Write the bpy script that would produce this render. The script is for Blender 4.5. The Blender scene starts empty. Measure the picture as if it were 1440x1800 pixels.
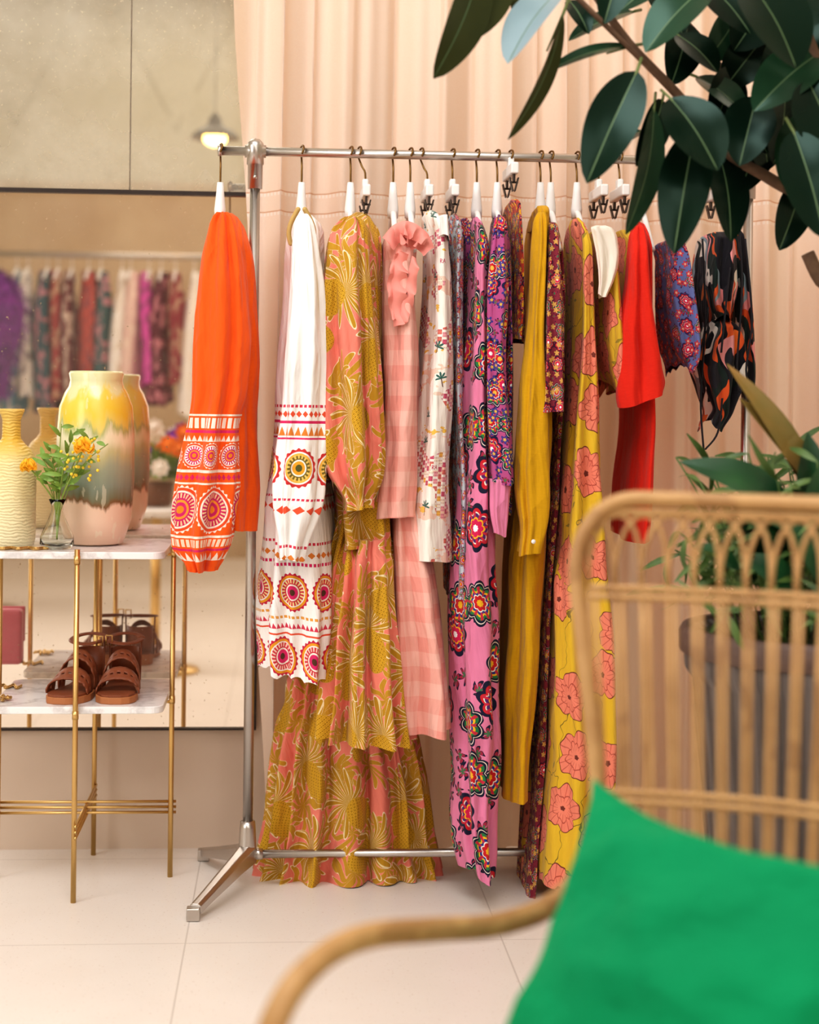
import bpy, math, random
import numpy as np
from mathutils import Vector, Matrix, noise as mnoise
random.seed(7)
sc=bpy.context.scene
try:
    sc.view_settings.view_transform='Standard'; sc.view_settings.look='None'
except Exception: pass
for lk in ('Medium High Contrast','Standard - Medium High Contrast'):
    try:
        sc.view_settings.look=lk; sc.view_settings.exposure=-.10; print('LOOK OK',lk); break
    except Exception as ex: print('look',ex)
# ------------------------------------------------------------ camera calibration
F=3000.; CX=720.; CY=708.; YAW=math.radians(4.2); ROLL=.0115; CH=1.107
D=Vector((math.sin(YAW),math.cos(YAW),0)); R=Vector((math.cos(YAW),-math.sin(YAW),0)); U=Vector((0,0,1))
def ray(px,py):
    a=(px-CX)/F; b=-(py-CY)/F; c,s=math.cos(ROLL),math.sin(ROLL)
    return D+R*(a*c-b*s)+U*(a*s+b*c)
def W(px,py,Y):
    q=ray(px,py); t=Y/q.y; return Vector((q.x*t,Y,CH+q.z*t))
def C(px,py,z):
    q=ray(px,py); return Vector((q.x*z,q.y*z,CH+q.z*z))
cam=bpy.data.cameras.new('camera'); cob=bpy.data.objects.new('camera',cam); sc.collection.objects.link(cob)
rr=R*math.cos(ROLL)+U*math.sin(ROLL); uu=U*math.cos(ROLL)-R*math.sin(ROLL)
m=Matrix.Identity(4)
for i in range(3):
    m[i][0]=rr[i]; m[i][1]=uu[i]; m[i][2]=-D[i]
m[2][3]=CH
cob.matrix_world=m
cam.sensor_fit='VERTICAL'; cam.sensor_height=30; cam.sensor_width=24; cam.lens=50; cam.shift_y=-(900-CY)/1800.
cam.dof.use_dof=True; cam.dof.focus_distance=3.72; cam.dof.aperture_fstop=1.9
cam.clip_start=.05
sc.camera=cob
WY=4.232; RY=3.896
# ------------------------------------------------------------ shader DSL
def hx(h):
    h=h.lstrip('#'); o=[]
    for i in (0,2,4):
        c=int(h[i:i+2],16)/255.; o.append(c/12.92 if c<=.04045 else ((c+.055)/1.055)**2.4)
    return (o[0],o[1],o[2],1.)
class X:
    def __init__(s,sh,k): s.sh=sh; s.k=k
    def __add__(s,o): return s.sh.m('ADD',s,o)
    __radd__=__add__
    def __sub__(s,o): return s.sh.m('SUBTRACT',s,o)
    def __rsub__(s,o): return s.sh.m('SUBTRACT',o,s)
    def __mul__(s,o): return s.sh.m('MULTIPLY',s,o)
    __rmul__=__mul__
    def __truediv__(s,o): return s.sh.m('DIVIDE',s,o)
    def __pow__(s,o): return s.sh.m('POWER',s,o)
    def __gt__(s,o): return s.sh.m('GREATER_THAN',s,o)
    def __lt__(s,o): return s.sh.m('LESS_THAN',s,o)
    def sin(s): return s.sh.m('SINE',s)
    def cos(s): return s.sh.m('COSINE',s)
    def abs(s): return s.sh.m('ABSOLUTE',s)
    def fr(s): return s.sh.m('FRACT',s)
    def sqrt(s): return s.sh.m('SQRT',s)
class Sh:
    def __init__(s,name,rough=.8,metal=0.,**k):
        s.mat=bpy.data.materials.new(name); s.mat.use_nodes=True; s.nt=s.mat.node_tree
        s.b=s.nt.nodes['Principled BSDF']; s.b.inputs['Roughness'].default_value=rough
        s.b.inputs['Metallic'].default_value=metal
    def nd(s,t): return s.nt.nodes.new(t)
    def put(s,i,v):
        if isinstance(v,X): s.nt.links.new(v.k,i)
        else: i.default_value=v
    def m(s,op,*a):
        n=s.nd('ShaderNodeMath'); n.operation=op
        for i,x in enumerate(a): s.put(n.inputs[i],x)
        return X(s,n.outputs[0])
    def uv(s,kind='UV'):
        t=s.nd('ShaderNodeTexCoord'); sp=s.nd('ShaderNodeSeparateXYZ'); s.nt.links.new(t.outputs[kind],sp.inputs[0])
        return X(s,sp.outputs[0]),X(s,sp.outputs[1]),X(s,sp.outputs[2])
    def vec(s,x,y,z=0.):
        n=s.nd('ShaderNodeCombineXYZ')
        for i,q in enumerate((x,y,z)): s.put(n.inputs[i],q)
        return X(s,n.outputs[0])
    def noise(s,v,scale=1.,det=2.,rough=.5):
        n=s.nd('ShaderNodeTexNoise'); s.put(n.inputs['Vector'],v); n.inputs['Scale'].default_value=scale
        n.inputs['Detail'].default_value=det; n.inputs['Roughness'].default_value=rough
        return X(s,n.outputs[0])
    def vor(s,v,rnd=1.,feat='F1'):
        n=s.nd('ShaderNodeTexVoronoi'); n.voronoi_dimensions='2D'; n.feature=feat
        s.put(n.inputs['Vector'],v); n.inputs['Scale'].default_value=1.; n.inputs['Randomness'].default_value=rnd
        return n
    def mix(s,f,a,b):
        n=s.nd('ShaderNodeMix'); n.data_type='RGBA'; s.put(n.inputs[0],f); s.put(n.inputs[6],a); s.put(n.inputs[7],b)
        return X(s,n.outputs[2])
    def ramp(s,f,st,const=True):
        n=s.nd('ShaderNodeValToRGB'); s.put(n.inputs[0],f); cr=n.color_ramp; cr.interpolation='CONSTANT' if const else 'LINEAR'
        while len(cr.elements)>1: cr.elements.remove(cr.elements[-1])
        cr.elements[0].position=st[0][0]; cr.elements[0].color=hx(st[0][1])
        for p,c in st[1:]:
            e=cr.elements.new(p); e.color=hx(c)
        return X(s,n.outputs[0])
    def cell(s,u,v,size,rnd=.8,rot=1.,warp=0.,su=1.):
        pu=u/(size*su); pv=v/size
        if warp:
            w=s.noise(s.vec(pu,pv),1.7,1.)
            pu=pu+(w-.5)*warp; pv=pv+(w-.5)*warp
        n=s.vor(s.vec(pu,pv),rnd)
        a=s.nd('ShaderNodeSeparateXYZ'); s.nt.links.new(n.outputs['Position'],a.inputs[0])
        c=s.nd('ShaderNodeSeparateXYZ'); s.nt.links.new(n.outputs['Color'],c.inputs[0])
        dx=(pu-X(s,a.outputs[0]))*su; dy=pv-X(s,a.outputs[1]); k1=X(s,c.outputs[0]); k2=X(s,c.outputs[1])
        th=(k1-.5)*(6.283*rot); co=th.cos(); si=th.sin()
        lx=dx*co-dy*si; ly=dx*si+dy*co
        r=(lx*lx+ly*ly).sqrt(); an=s.m('ARCTAN2',ly,lx)
        return lx,ly,r,an,k1,k2
    def bump(s,h,st=.4,dist=.01):
        n=s.nd('ShaderNodeBump'); n.inputs['Strength'].default_value=st; n.inputs['Distance'].default_value=dist
        s.put(n.inputs['Height'],h); s.nt.links.new(n.outputs[0],s.b.inputs['Normal'])
    def fin(s,col): s.put(s.b.inputs['Base Color'],col); return s.mat
    def fabric(s,col,u,v,wr=.5):
        w=s.noise(s.vec(u*26.+v*3.,v*4.5-u*2.),1.,3.,.55); f=s.noise(s.vec(u*900.,v*900.),1.,1.)
        rd=(s.noise(s.vec(u*15.-v*4.,v*5.+u*4.+3.),1.,2.,.5)-.5).abs()
        s.bump(w+f*.03-rd*1.3,min(1.,wr*1.3),.019)
        s.b.inputs['Sheen Weight'].default_value=.1
        s.b.inputs['Specular IOR Level'].default_value=.2
        return s.fin(col)
def plain(name,col,rough=.6,metal=0.,nz=0.,ns=40.,bump=0.,col2=None):
    s=Sh(name,rough,metal); c=hx(col)
    if nz or bump:
        u,v,w=s.uv('Object'); q=s.noise(s.vec(u,v,w),ns,4.)
        if nz: c=s.mix((q-.5)*(2*nz)+.5,hx(col),hx(col2 or col))
        if bump: s.bump(q,bump,.01)
    return s.fin(c)
# ------------------------------------------------------------ prints
def fabric_plain(name,col,wr=.5,col2=None):
    s=Sh(name,.85); u,v,_=s.uv(); c=hx(col)
    if col2: c=s.mix(s.noise(s.vec(u*60,v*300),1.,2.),hx(col),hx(col2))
    return s.fabric(c,u,v,wr)
def medal(s,col,u,t,tc,su,Rr,pal,ph=0.,nt=20,tick='#ffffff'):
    du=((u/su+ph).fr()-.5)*su; dt=t-tc; r=(du*du+dt*dt).sqrt()/Rr; a=s.m('ARCTAN2',dt,du)
    c=s.ramp(r,pal)
    tk=((a*float(nt)).sin()>.1)*(r>.48)*(r<.68)
    c=s.mix(tk,c,hx(tick))
    return s.mix(r<((a*float(nt)).sin()*.04+.96),col,c)
def band(s,col,u,t,t0,t1,c,mode='solid',p=.012):
    mk=(t>t0)*(t<t1)
    if mode=='sq': mk=mk*((u/p).fr()>.35)
    if mode=='tri': mk=mk*((((u/p).fr()-.5).abs()*2.)<((t-t0)/(t1-t0)))
    if mode=='dia': mk=mk*((((u/p).fr()-.5).abs()*2.+((t-(t0+t1)/2)/((t1-t0)/2)).abs())<.9)
    return s.mix(mk,col,hx(c))
def pr_orange():
    s=Sh('orange_embroidered_cotton',.8); u,v,_=s.uv(); t=1.078-v
    col=hx('#f4611c')
    for a in [(0,.004,'#f7e6d8','solid'),(.008,.03,'#f7e6d8','sq',.014),(.034,.04,'#d8306a','solid'),(.045,.058,'#f7e6d8','tri',.012),
              (.118,.124,'#f7e6d8','solid'),(.127,.142,'#d8306a','dia',.012),(.145,.149,'#f7e6d8','solid'),
              (.258,.263,'#f7e6d8','solid'),(.266,.282,'#f6d9c0','sq',.011),(.286,.291,'#d8306a','solid'),(.294,.312,'#f7e6d8','tri',.016)]:
        col=band(s,col,u,t,*a)
    pal=[(0,'#f28c28'),(.16,'#d02d6e'),(.3,'#f59a3a'),(.4,'#d02d6e'),(.48,'#c92a5c'),(.7,'#f7e6d8'),(.78,'#e8552a'),(.9,'#f7e6d8')]
    col=medal(s,col,u,t,.088,.066,.028,pal,.5)
    col=medal(s,col,u,t,.203,.104,.052,pal,.3,26,'#f6c9a0')
    return s.fabric(col,u,v,.45)
def pr_white():
    s=Sh('white_embroidered_cotton',.85); u,v,_=s.uv(); t=1.10-v
    col=hx('#fbf6f2')
    for a in [(0,.006,'#d8405a','sq',.01),(.012,.028,'#e85b3c','dia',.014),(.034,.04,'#d8306a','solid'),(.046,.066,'#e0863a','tri',.016),(.07,.074,'#d8306a','solid'),
              (.20,.205,'#d8405a','sq',.01),(.215,.235,'#e85b3c','dia',.03),(.30,.306,'#d8405a','sq',.01),(.32,.336,'#e0863a','dia',.02),
              (.345,.352,'#d8306a','sq',.01),(.462,.468,'#e6a24a','sq',.012),(.478,.49,'#d8405a','tri',.012),(.50,.504,'#e85b3c','solid')]:
        col=band(s,col,u,t,*a)
    p1=[(0,'#5b5a2a'),(.18,'#e9a12c'),(.34,'#f5ebe0'),(.42,'#7a6a2c'),(.62,'#f0b54a'),(.74,'#f6f0ec'),(.82,'#cf3a3a')]
    p2=[(0,'#5b3a2a'),(.16,'#d9306e'),(.34,'#f5ebe0'),(.42,'#cf3a4a'),(.68,'#f6f0ec'),(.74,'#e9a12c'),(.86,'#c92a4c')]
    col=medal(s,col,u,t,.135,.095,.043,p1,.5,18,'#e9c46a')
    col=medal(s,col,u,t,.41,.092,.043,p2,.5,22,'#f6e0a0')
    col=medal(s,col,u,t,.555,.098,.047,p2,.0,22,'#f6d0c0')
    return s.fabric(col,u,v,.5)
def pr_pine(name='pineapple_print_cotton'):
    s=Sh(name,.75); u,v,_=s.uv()
    col=hx('#ea8674')
    for (ou,ov,sz,nn) in ((.07,.05,.13,4.5),(.031,.11,.10,3.5)):
        bx,by,br,ba,_,kk=s.cell(u+ou,v+ov,sz,.9,1.,.6)
        bf=((ba*nn+br*7.).cos().abs()*.48+.0)*(kk>.22)
        col=s.mix(br<(bf+.022*(kk>.22)),col,hx('#f4dcb8')); col=s.mix(br<bf,col,hx('#c2922c'))
    lx,ly,r,an,k1,k2=s.cell(u,v,.165,.75,.45,.14)
    cy=ly-.10; cr=(lx*lx+cy*cy).sqrt(); ca=s.m('ARCTAN2',lx,cy)
    f=((ca*6.5+cr*4.).cos().abs()*.42+.08)
    col=s.mix(cr<(f+.022),col,hx('#f4dfbe')); col=s.mix(cr<f,col,hx('#bd8e26'))
    col=s.mix((cr<f)*((ca*26.+cr*16.).sin()>.78),col,hx('#ecd6a6'))
    by2=ly+.2; e=(lx*lx)/(.21*.21)+(by2*by2)/(.29*.29)
    h=((lx*52.+ly*52.).sin().abs())*((lx*52.-ly*52.).sin().abs())
    body=s.mix(h>.22,hx('#a97d18'),hx('#dcac34')); body=s.mix(h>.8,body,hx('#b98a20'))
    col=s.mix(e<1.07,col,hx('#caa040')); col=s.mix(e<1.,col,body)
    return s.fabric(col,u,v,.5)
def pr_ging():
    s=Sh('pink_gingham_linen',.85); u,v,_=s.uv()
    a=((u/.066).fr()>.5); b=((v/.066).fr()>.5)
    th=s.noise(s.vec(u*500,v*500),1.,1.)
    col=s.mix((a+b)*.5+(th-.5)*.35,hx('#f6c0b2'),hx('#ee9f92'))
    return s.fabric(col,u,v,.5)
def seg(s,x,y,ax,ay,bx,by,w):
    dx,dy=bx-ax,by-ay; L=dx*dx+dy*dy
    t=s.m('MINIMUM',s.m('MAXIMUM',((x-ax)*dx+(y-ay)*dy)/L,0.),1.)
    qx=x-ax-t*dx; qy=y-ay-t*dy
    return (qx*qx+qy*qy)<w*w
def pr_toile():
    s=Sh('seaside_scene_print_cotton',.85); u,v,_=s.uv()
    col=hx('#f8f1e6')
    n1=s.noise(s.vec(u*9,v*18),1.,3.,.6); n2=s.noise(s.vec(u*14+7.,v*30),1.,3.,.6)
    col=s.mix((n1>.58),col,hx('#f4d3bf')); col=s.mix((n2>.63),col,hx('#f0c25a'))
    g=(s.noise(s.vec(u*7+2.,v*9),1.,1.)>.54)
    hxx=(u/.013).fr(); hyy=(v/.016+s.m('FLOOR',u/.013)*.37).fr()
    kk=s.noise(s.vec(s.m('FLOOR',u/.013)*.77,s.m('FLOOR',v/.016+s.m('FLOOR',u/.013)*.37)*.91),3.,0.)
    hc=s.ramp(kk,[(0,'#d0607a'),(.4,'#eda4aa'),(.5,'#f7ead4'),(.56,'#dd7a6c'),(.64,'#f4c05a')])
    col=s.mix(g*(hxx>.12)*(hyy>.18)*(hyy<.85),col,hc)
    col=s.mix(g*(((hxx*3.).fr()-.5).abs()<.16)*(((hyy*2.).fr()-.5).abs()<.22)*(hxx>.12)*(hyy>.25)*(hyy<.8),col,hx('#9b4a60'))
    lx,ly,r,an,k1,k2=s.cell(u,v,.07,.9,.1)
    pf=((an*4.).cos().abs()*.16+.05)
    col=s.mix((r<pf)*(ly>-.02)*(k2>.4),col,hx('#3f6b62'))
    col=s.mix((lx.abs()<.018)*(ly<0.)*(ly>-.3)*(k2>.4),col,hx('#6b4a3a'))
    x=(((u/.15+.42).fr())*.15-.06)*2.1; y=(((v/.45+.305).fr())*.45-.2)*2.1
    msk=None
    for q in [(0,0,0,.018),(0,.018,.009,.016),(.009,.016,.009,.011),(.009,.011,0,.009),(0,.009,.01,0),
              (.014,0,.020,.018),(.020,.018,.026,0),(.017,.007,.023,.007)]:
        k=seg(s,x,y,q[0],q[1],q[2],q[3],.0016); msk=k if msk is None else s.m('MAXIMUM',msk,k)
    box=(x>-.006)*(x<.032)*(y>-.006)*(y<.024)
    col=s.mix(box,col,hx('#f8f1e6')); col=s.mix(msk,col,hx('#c04a66'))
    return s.fabric(col,u,v,.5)
def pr_folk(name,bg,size=.11,dark='#20203a',su=.8,cov=.40,alt=None,vine=True,gold='#f0b92c'):
    s=Sh(name,.8); u,v,_=s.uv()
    col=hx(bg)
    if vine:
        bx,by,br,ba,_,q2=s.cell(u+.03,v+.02,size*.42,.9,1.,.5)
        bf=((ba*2.5+br*4.).cos().abs()*.34+.04); col=s.mix((br<bf)*(q2>.3),col,hx(dark)); col=s.mix((br<(bf*.75))*(q2>.3),col,hx('#a5304a')); col=s.mix((br<(bf*.4))*(q2>.3),col,hx('#3f7d54'))
    lx,ly,r,an,k1,k2=s.cell(u,v,size,.6,1.,.1,su)
    sc_=((an*4.).cos().abs()*.22+.8)*cov
    rn=r/sc_
    ring=s.ramp(rn,[(0,gold),(.16,'#c9262f'),(.34,'#f3e8dc'),(.40,'#2b3f8c'),(.52,gold),(.62,'#2f7d4a'),(.76,dark),(.86,'#efe0d0'),(.9,dark)])
    ring2=s.ramp(rn,[(0,'#ffffff'),(.14,'#d6285a'),(.36,gold),(.44,'#5a2a6b'),(.6,'#e8e0d0'),(.66,'#c9262f'),(.8,dark)])
    ring=s.mix(k2>.5,ring,ring2)
    tk=((an*12.).sin()>.3)*(rn>.42)*(rn<.75); ring=s.mix(tk,ring,hx('#c8324a'))
    col=s.mix(rn<1.,col,ring)
    if alt:
        lx,ly,r,an,k1,k2=s.cell(u+.02,v+.05,size*.45,.9,1.)
        f=((an*2.5).cos().abs()*.2+.12); col=s.mix(r<f,col,hx(alt)); col=s.mix(r<(f*.4),col,hx(gold))
    return s.fabric(col,u,v,.5)
def pr_coral(name='coral_flower_print',bg='#e4ba34',size=.15,dk='#7a3a30'):
    s=Sh(name,.7); u,v,_=s.uv()
    col=hx(bg)
    n1=s.noise(s.vec(u*16,v*16),1.,2.); n2=s.noise(s.vec(u*16+5.,v*16+9.),1.,2.)
    e=s.vor(s.vec((u+(n1-.5)*.09)/.085,(v+(n2-.5)*.09)/.16),1.,'DISTANCE_TO_EDGE'); col=s.mix(X(s,e.outputs['Distance'])<.008,col,hx('#7d6a2a'))
    sx,sy,r2,a2,_,kk=s.cell(u+.03,v,.045,.9,1.)
    lf=(sx.abs()*3.2+sy.abs())<.30
    col=s.mix(lf*(kk>.72),col,hx('#a08a30'))
    lx,ly,r,an,k1,k2=s.cell(u,v,size,.55,1.,.2,.75)
    f=((an*2.5).cos().abs()*.09+.27)+(an*11.).sin()*.014
    rn=r/f
    pet=s.mix((((an*17.).sin()>.9)*(rn>.3)),hx('#f08d74'),hx('#d06a58'))
    f2=((an*2.5+1.2).cos().abs()*.25+.42); pet=s.mix(((rn-f2).abs()<.025),pet,hx('#b85444'))
    pet=s.mix(rn<.12,pet,hx(dk))
    col=s.mix(rn<1.045,col,hx(dk)); col=s.mix(rn<1.,col,pet)
    return s.fabric(col,u,v,.4)
def pr_geo():
    s=Sh('abstract_shapes_print',.8); u,v,_=s.uv()
    n1=s.noise(s.vec(u*20,v*14),1.,1.); n2=s.noise(s.vec(u*20+5.,v*14+9.),1.,1.)
    n=s.vor(s.vec((u+(n1-.5)*.09)/.022,(v+(n2-.5)*.09)/.055),1.); c=s.nd('ShaderNodeSeparateXYZ'); s.nt.links.new(n.outputs['Color'],c.inputs[0])
    col=s.ramp(X(s,c.outputs[0]),[(0,'#1d1a20'),(.30,'#e0602f'),(.44,'#f1e6d8'),(.56,'#2c2a30'),(.66,'#8fa0a8'),(.76,'#ea9a98'),(.84,'#23302c'),(.94,'#f0803a')])
    return s.fabric(col,u,v,.5)
# ------------------------------------------------------------ mesh builder
def spl(pts,k=8):
    P=[Vector(p) for p in pts]; o=[]
    for i in range(len(P)-1):
        a=P[max(i-1,0)];b=P[i];c=P[i+1];d=P[min(i+2,len(P)-1)]
        for j in range(k):
            t=j/k; o.append(.5*((2*b)+(c-a)*t+(2*a-5*b+4*c-d)*t*t+(3*b-a-3*c+d)*t**3))
    o.append(P[-1]); return o
class MB:
    def __init__(s): s.v=[]; s.f=[]; s.mi=[]; s.cur=0
    def add(s,vs,fs,mi=None):
        o=len(s.v); s.v+= [tuple(v) for v in vs]; s.f+=[tuple(i+o for i in f) for f in fs]; s.mi+=(mi or [s.cur]*len(fs))
    def tube(s,pts,rad,n=8,flat=None):
        P=[Vector(p) for p in pts]; N=len(P); vs=[]; fs=[]
        T=[(P[min(i+1,N-1)]-P[max(i-1,0)]).normalized() for i in range(N)]
        a=Vector((0,0,1)) if abs(T[0].z)<.9 else Vector((1,0,0))
        nr=(a-T[0]*a.dot(T[0])).normalized()
        for i in range(N):
            nr=(nr-T[i]*nr.dot(T[i])).normalized(); bn=T[i].cross(nr)
            if hasattr(rad,'__len__'):
                q=i/(N-1)*(len(rad)-1); i0=min(int(q),len(rad)-2); ra=rad[i0]+(rad[i0+1]-rad[i0])*(q-i0)
            else: ra=rad
            for j in range(n):
                th=2*math.pi*j/n; fl=flat or 1.
                vs.append(P[i]+nr*(math.cos(th)*ra*fl)+bn*(math.sin(th)*ra))
        for i in range(N-1):
            for j in range(n):
                k=(j+1)%n; fs.append((i*n+j,i*n+k,(i+1)*n+k,(i+1)*n+j))
        fs.append(tuple(range(n-1,-1,-1))); fs.append(tuple((N-1)*n+j for j in range(n)))
        s.add(vs,fs)
    def box(s,c,sz,ax=None):
        c=Vector(c); A=ax or (Vector((1,0,0)),Vector((0,1,0)),Vector((0,0,1))); vs=[]
        for i in (-1,1):
            for j in (-1,1):
                for k in (-1,1): vs.append(c+A[0]*(i*sz[0]/2)+A[1]*(j*sz[1]/2)+A[2]*(k*sz[2]/2))
        s.add(vs,[(0,1,3,2),(4,6,7,5),(0,4,5,1),(2,3,7,6),(0,2,6,4),(1,5,7,3)])
    def lathe(s,prof,c,n=40,cap=True):
        c=Vector(c); vs=[]; fs=[]; N=len(prof)
        for (r,z) in prof:
            for j in range(n):
                th=2*math.pi*j/n; vs.append(c+Vector((r*math.cos(th),r*math.sin(th),z)))
        for i in range(N-1):
            for j in range(n):
                k=(j+1)%n; fs.append((i*n+j,i*n+k,(i+1)*n+k,(i+1)*n+j))
        if cap:
            fs.append(tuple(range(n-1,-1,-1)))
        s.add(vs,fs)
    def ell(s,c,r,n=12,m=8):
        c=Vector(c); vs=[]; fs=[]
        for i in range(m+1):
            ph=math.pi*i/m
            for j in range(n):
                th=2*math.pi*j/n; vs.append(c+Vector((r[0]*math.sin(ph)*math.cos(th),r[1]*math.sin(ph)*math.sin(th),r[2]*math.cos(ph))))
        for i in range(m):
            for j in range(n):
                k=(j+1)%n; fs.append((i*n+j,(i+1)*n+j,(i+1)*n+k,i*n+k))
        s.add(vs,fs)
    def leaf(s,b,t,w,nrm,fold=.25,droop=.08,n=12,sh=.85,pw=.75,rib=False,body=0):
        b=Vector(b);t=Vector(t); d=t-b; L=d.length; dn=d.normalized(); nrm=Vector(nrm)
        sd=dn.cross(nrm).normalized(); nn=sd.cross(dn).normalized(); vs=[]; fs=[]; mi=[]
        for i in range(n+1):
            q=i/n; c=b+d*q+nn*(droop*L*math.sin(math.pi*q))
            ww=w/2*(math.sin(math.pi*min(1,max(0,q))**sh)**pw if 0<q<1 else 0.)
            ww=max(ww,.0012); rw=min(.06,.0013/ww) if rib else .06
            for a in (-1,-.55,-rw,rw,.55,1):
                vs.append(c+sd*(ww*a)+nn*(fold*ww*(abs(a)**1.3)))
        for i in range(n):
            for j in range(5): fs.append((i*6+j,i*6+j+1,(i+1)*6+j+1,(i+1)*6+j)); mi.append(1 if (rib and j==2) else body)
        s.add(vs,fs,mi)
    def obj(s,name,parent=None,mats=(),smooth=True,bevel=0.,label=None):
        off=Vector(parent.location) if parent else Vector((0,0,0))
        me=bpy.data.meshes.new(name); me.from_pydata([(v[0]-off.x,v[1]-off.y,v[2]-off.z) for v in s.v],[],s.f)
        for m_ in (mats if isinstance(mats,(list,tuple)) else [mats]): me.materials.append(m_)
        me.polygons.foreach_set('material_index',s.mi)
        me.polygons.foreach_set('use_smooth',[smooth]*len(s.f)); me.update()
        o=bpy.data.objects.new(name,me); sc.collection.objects.link(o)
        if parent: o.parent=parent
        if bevel:
            b=o.modifiers.new('bevel','BEVEL'); b.width=bevel; b.segments=3; b.limit_method='ANGLE'
        if label: o['label']=label
        return o
def thing(name,label,cat,loc,group=None):
    e=bpy.data.objects.new(name,None); e.location=loc; e.empty_display_size=.05; sc.collection.objects.link(e)
    e['label']=label; e['category']=cat
    if group: e['group']=group
    return e
def structure(o,label=None):
    o['kind']='structure'
    if label: o['label']=label
    return o
# ------------------------------------------------------------ draped cloth
def drape(parent,name,prof,yc,hd,mat,k=6,amp=.006,seed=0,rows=64,cols=110,sho=.07,hem=.004,label=None,comp=True,pw=.8,top=.25,even=False,cr=1.,slant=0.,scal=0):
    rg=random.Random(seed*31+5); Z=[];A=[];Bx=[];H=[];YO=[]
    for row in prof:
        py,xl,xr=row[:3]; hm=row[3] if len(row)>3 else 1.; yo=row[4] if len(row)>4 else 0.
        if comp:
            pc=(xl+xr)/2; w=xr-xl; rem=min(abs(pc-500)/4.*hd*hm*1.1,.5*w)
            if pc>500: xl+=rem
            else: xr-=rem
        pl=yc+yo-hd*hm*.6
        a=W(xl,py,pl); b=W(xr,py,pl); Z.append((a.z+b.z)/2); A.append((b.x-a.x)/2); Bx.append((a.x+b.x)/2); H.append(hd*hm); YO.append(yo)
    Z=np.array(Z); o=np.argsort(Z); zz=np.linspace(Z.max(),Z.min(),rows)
    ip=lambda q:np.interp(zz,Z[o],np.array(q)[o])
    def sm(q):
        p=np.pad(q,2,mode='edge'); return np.convolve(p,np.ones(5)/5,'valid')
    a=sm(ip(A)); cx=sm(ip(Bx)); h=sm(ip(H)); yo=sm(ip(YO)); t=(zz[0]-zz)/(zz[0]-zz[-1]); ds=(zz[0]-zz)
    if sho>0:
        sf=np.clip(ds/sho,0,1); h=h*(top+(1-top)*np.sqrt(sf)); a=a*np.clip(.45+.55*np.sqrt(np.clip(ds/(sho*.5),0,1)),0,1)
    th=np.linspace(0,2*np.pi,cols,endpoint=False)-np.pi/2
    th=th+np.pi; TH,ZZ=np.meshgrid(th,zz)
    c=np.cos(TH); s_=np.sin(TH)
    ph=[rg.uniform(0,6.28) for _ in range(9)]; fr=[rg.uniform(-1.5,1.5) for _ in range(5)]
    a=a*(1+.045*np.sin(9*zz+ph[0])+.015*np.sin(23*zz+ph[1]))
    x=a[:,None]*np.sign(c)*np.abs(c)**pw; y=h[:,None]*np.sign(s_)*np.abs(s_)**pw
    m1=.55+.45*np.sin(2*TH+ph[5]+2.1*ZZ); m2=.5+.5*np.sin(3*TH+ph[6]-3.3*ZZ); m3=.5+.5*np.sin(TH+ph[7]+5*ZZ)
    wob=.5*np.sin(2*TH+ph[8]+1.2*ZZ)
    if even: m1=m1*.3+.7
    f=m1*np.sin(k*TH+wob+ph[0]+fr[0]*ZZ)+.5*m2*np.sin((k+3)*TH+ph[1]+fr[1]*2*ZZ)+.3*m3*np.sin((2*k+1)*TH-wob+ph[2]+fr[2]*3*ZZ)
    g=np.sin(max(k-3,2)*TH+ph[3]+fr[3]*4*ZZ)
    am=amp*(.55+.8*t)[:,None]
    am=np.minimum(am,(a*.40)[:,None])
    N_=np.zeros((rows,cols)); sd_=seed*3.7
    for i in range(rows):
        for j in range(cols):
            px_=a[i]*c[i,j]; py_=h[i]*s_[i,j]; zv=zz[i]
            N_[i,j]=(.5-abs(mnoise.noise((px_*30+zv*2.6+sd_,py_*16,zv*2.4-px_*6))))*.95+mnoise.noise((px_*55+sd_,py_*30,zv*5))*.35
    cs=.0105*cr*np.clip(a/.03,.25,1.1)[:,None]
    x=x+am*.8*f*c+am*.4*g*np.abs(s_)+cx[:,None]+N_*cs*c
    x=x+.004*np.sin(7*ZZ+ph[4])+.001*np.sin(23*ZZ+ph[2]+2*TH)
    y=y+am*1.5*f*s_+yc+yo[:,None]+N_*cs*1.8*s_
    z=ZZ+hem*(np.sin(2*TH+ph[3])+.25*np.sin(k*TH+ph[1]))*(t[:,None]**6)+slant*(c*np.ones_like(ZZ))*(t[:,None]**3)
    if scal: z=z+.008*np.abs(np.sin(scal*TH))*(t[:,None]**14)
    V=np.stack([x,y,z],-1)
    nx=np.roll(V,-1,axis=1); seg_=np.linalg.norm(nx-V,axis=2); u=np.concatenate([np.zeros((rows,1)),np.cumsum(seg_,axis=1)],1)
    tot=np.convolve(np.pad(u[:,-1],4,mode='edge'),np.ones(9)/9,'valid'); u=u/u[:,-1:]*tot[:,None]
    u=u-u[:,-1:]/2
    off=parent.location if parent else Vector((0,0,0))
    verts=(V-np.array(off)).reshape(-1,3).tolist(); faces=[];uvs=[]
    for i in range(rows-1):
        for j in range(cols):
            k2=(j+1)%cols
            faces.append((i*cols+j,(i+1)*cols+j,(i+1)*cols+k2,i*cols+k2))
            uvs+= [(u[i,j],zz[i]),(u[i+1,j],zz[i+1]),(u[i+1,j+1],zz[i+1]),(u[i,j+1],zz[i])]
    faces.append(tuple(range(cols))); uvs+=[(u[0,j],zz[0]) for j in range(cols)]
    me=bpy.data.meshes.new(name); me.from_pydata(verts,[],faces); uvl=me.uv_layers.new(name='UVMap')
    uvl.data.foreach_set('uv',[q for p in uvs for q in p]); me.materials.append(mat)
    me.polygons.foreach_set('use_smooth',[True]*len(faces)); me.update()
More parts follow.
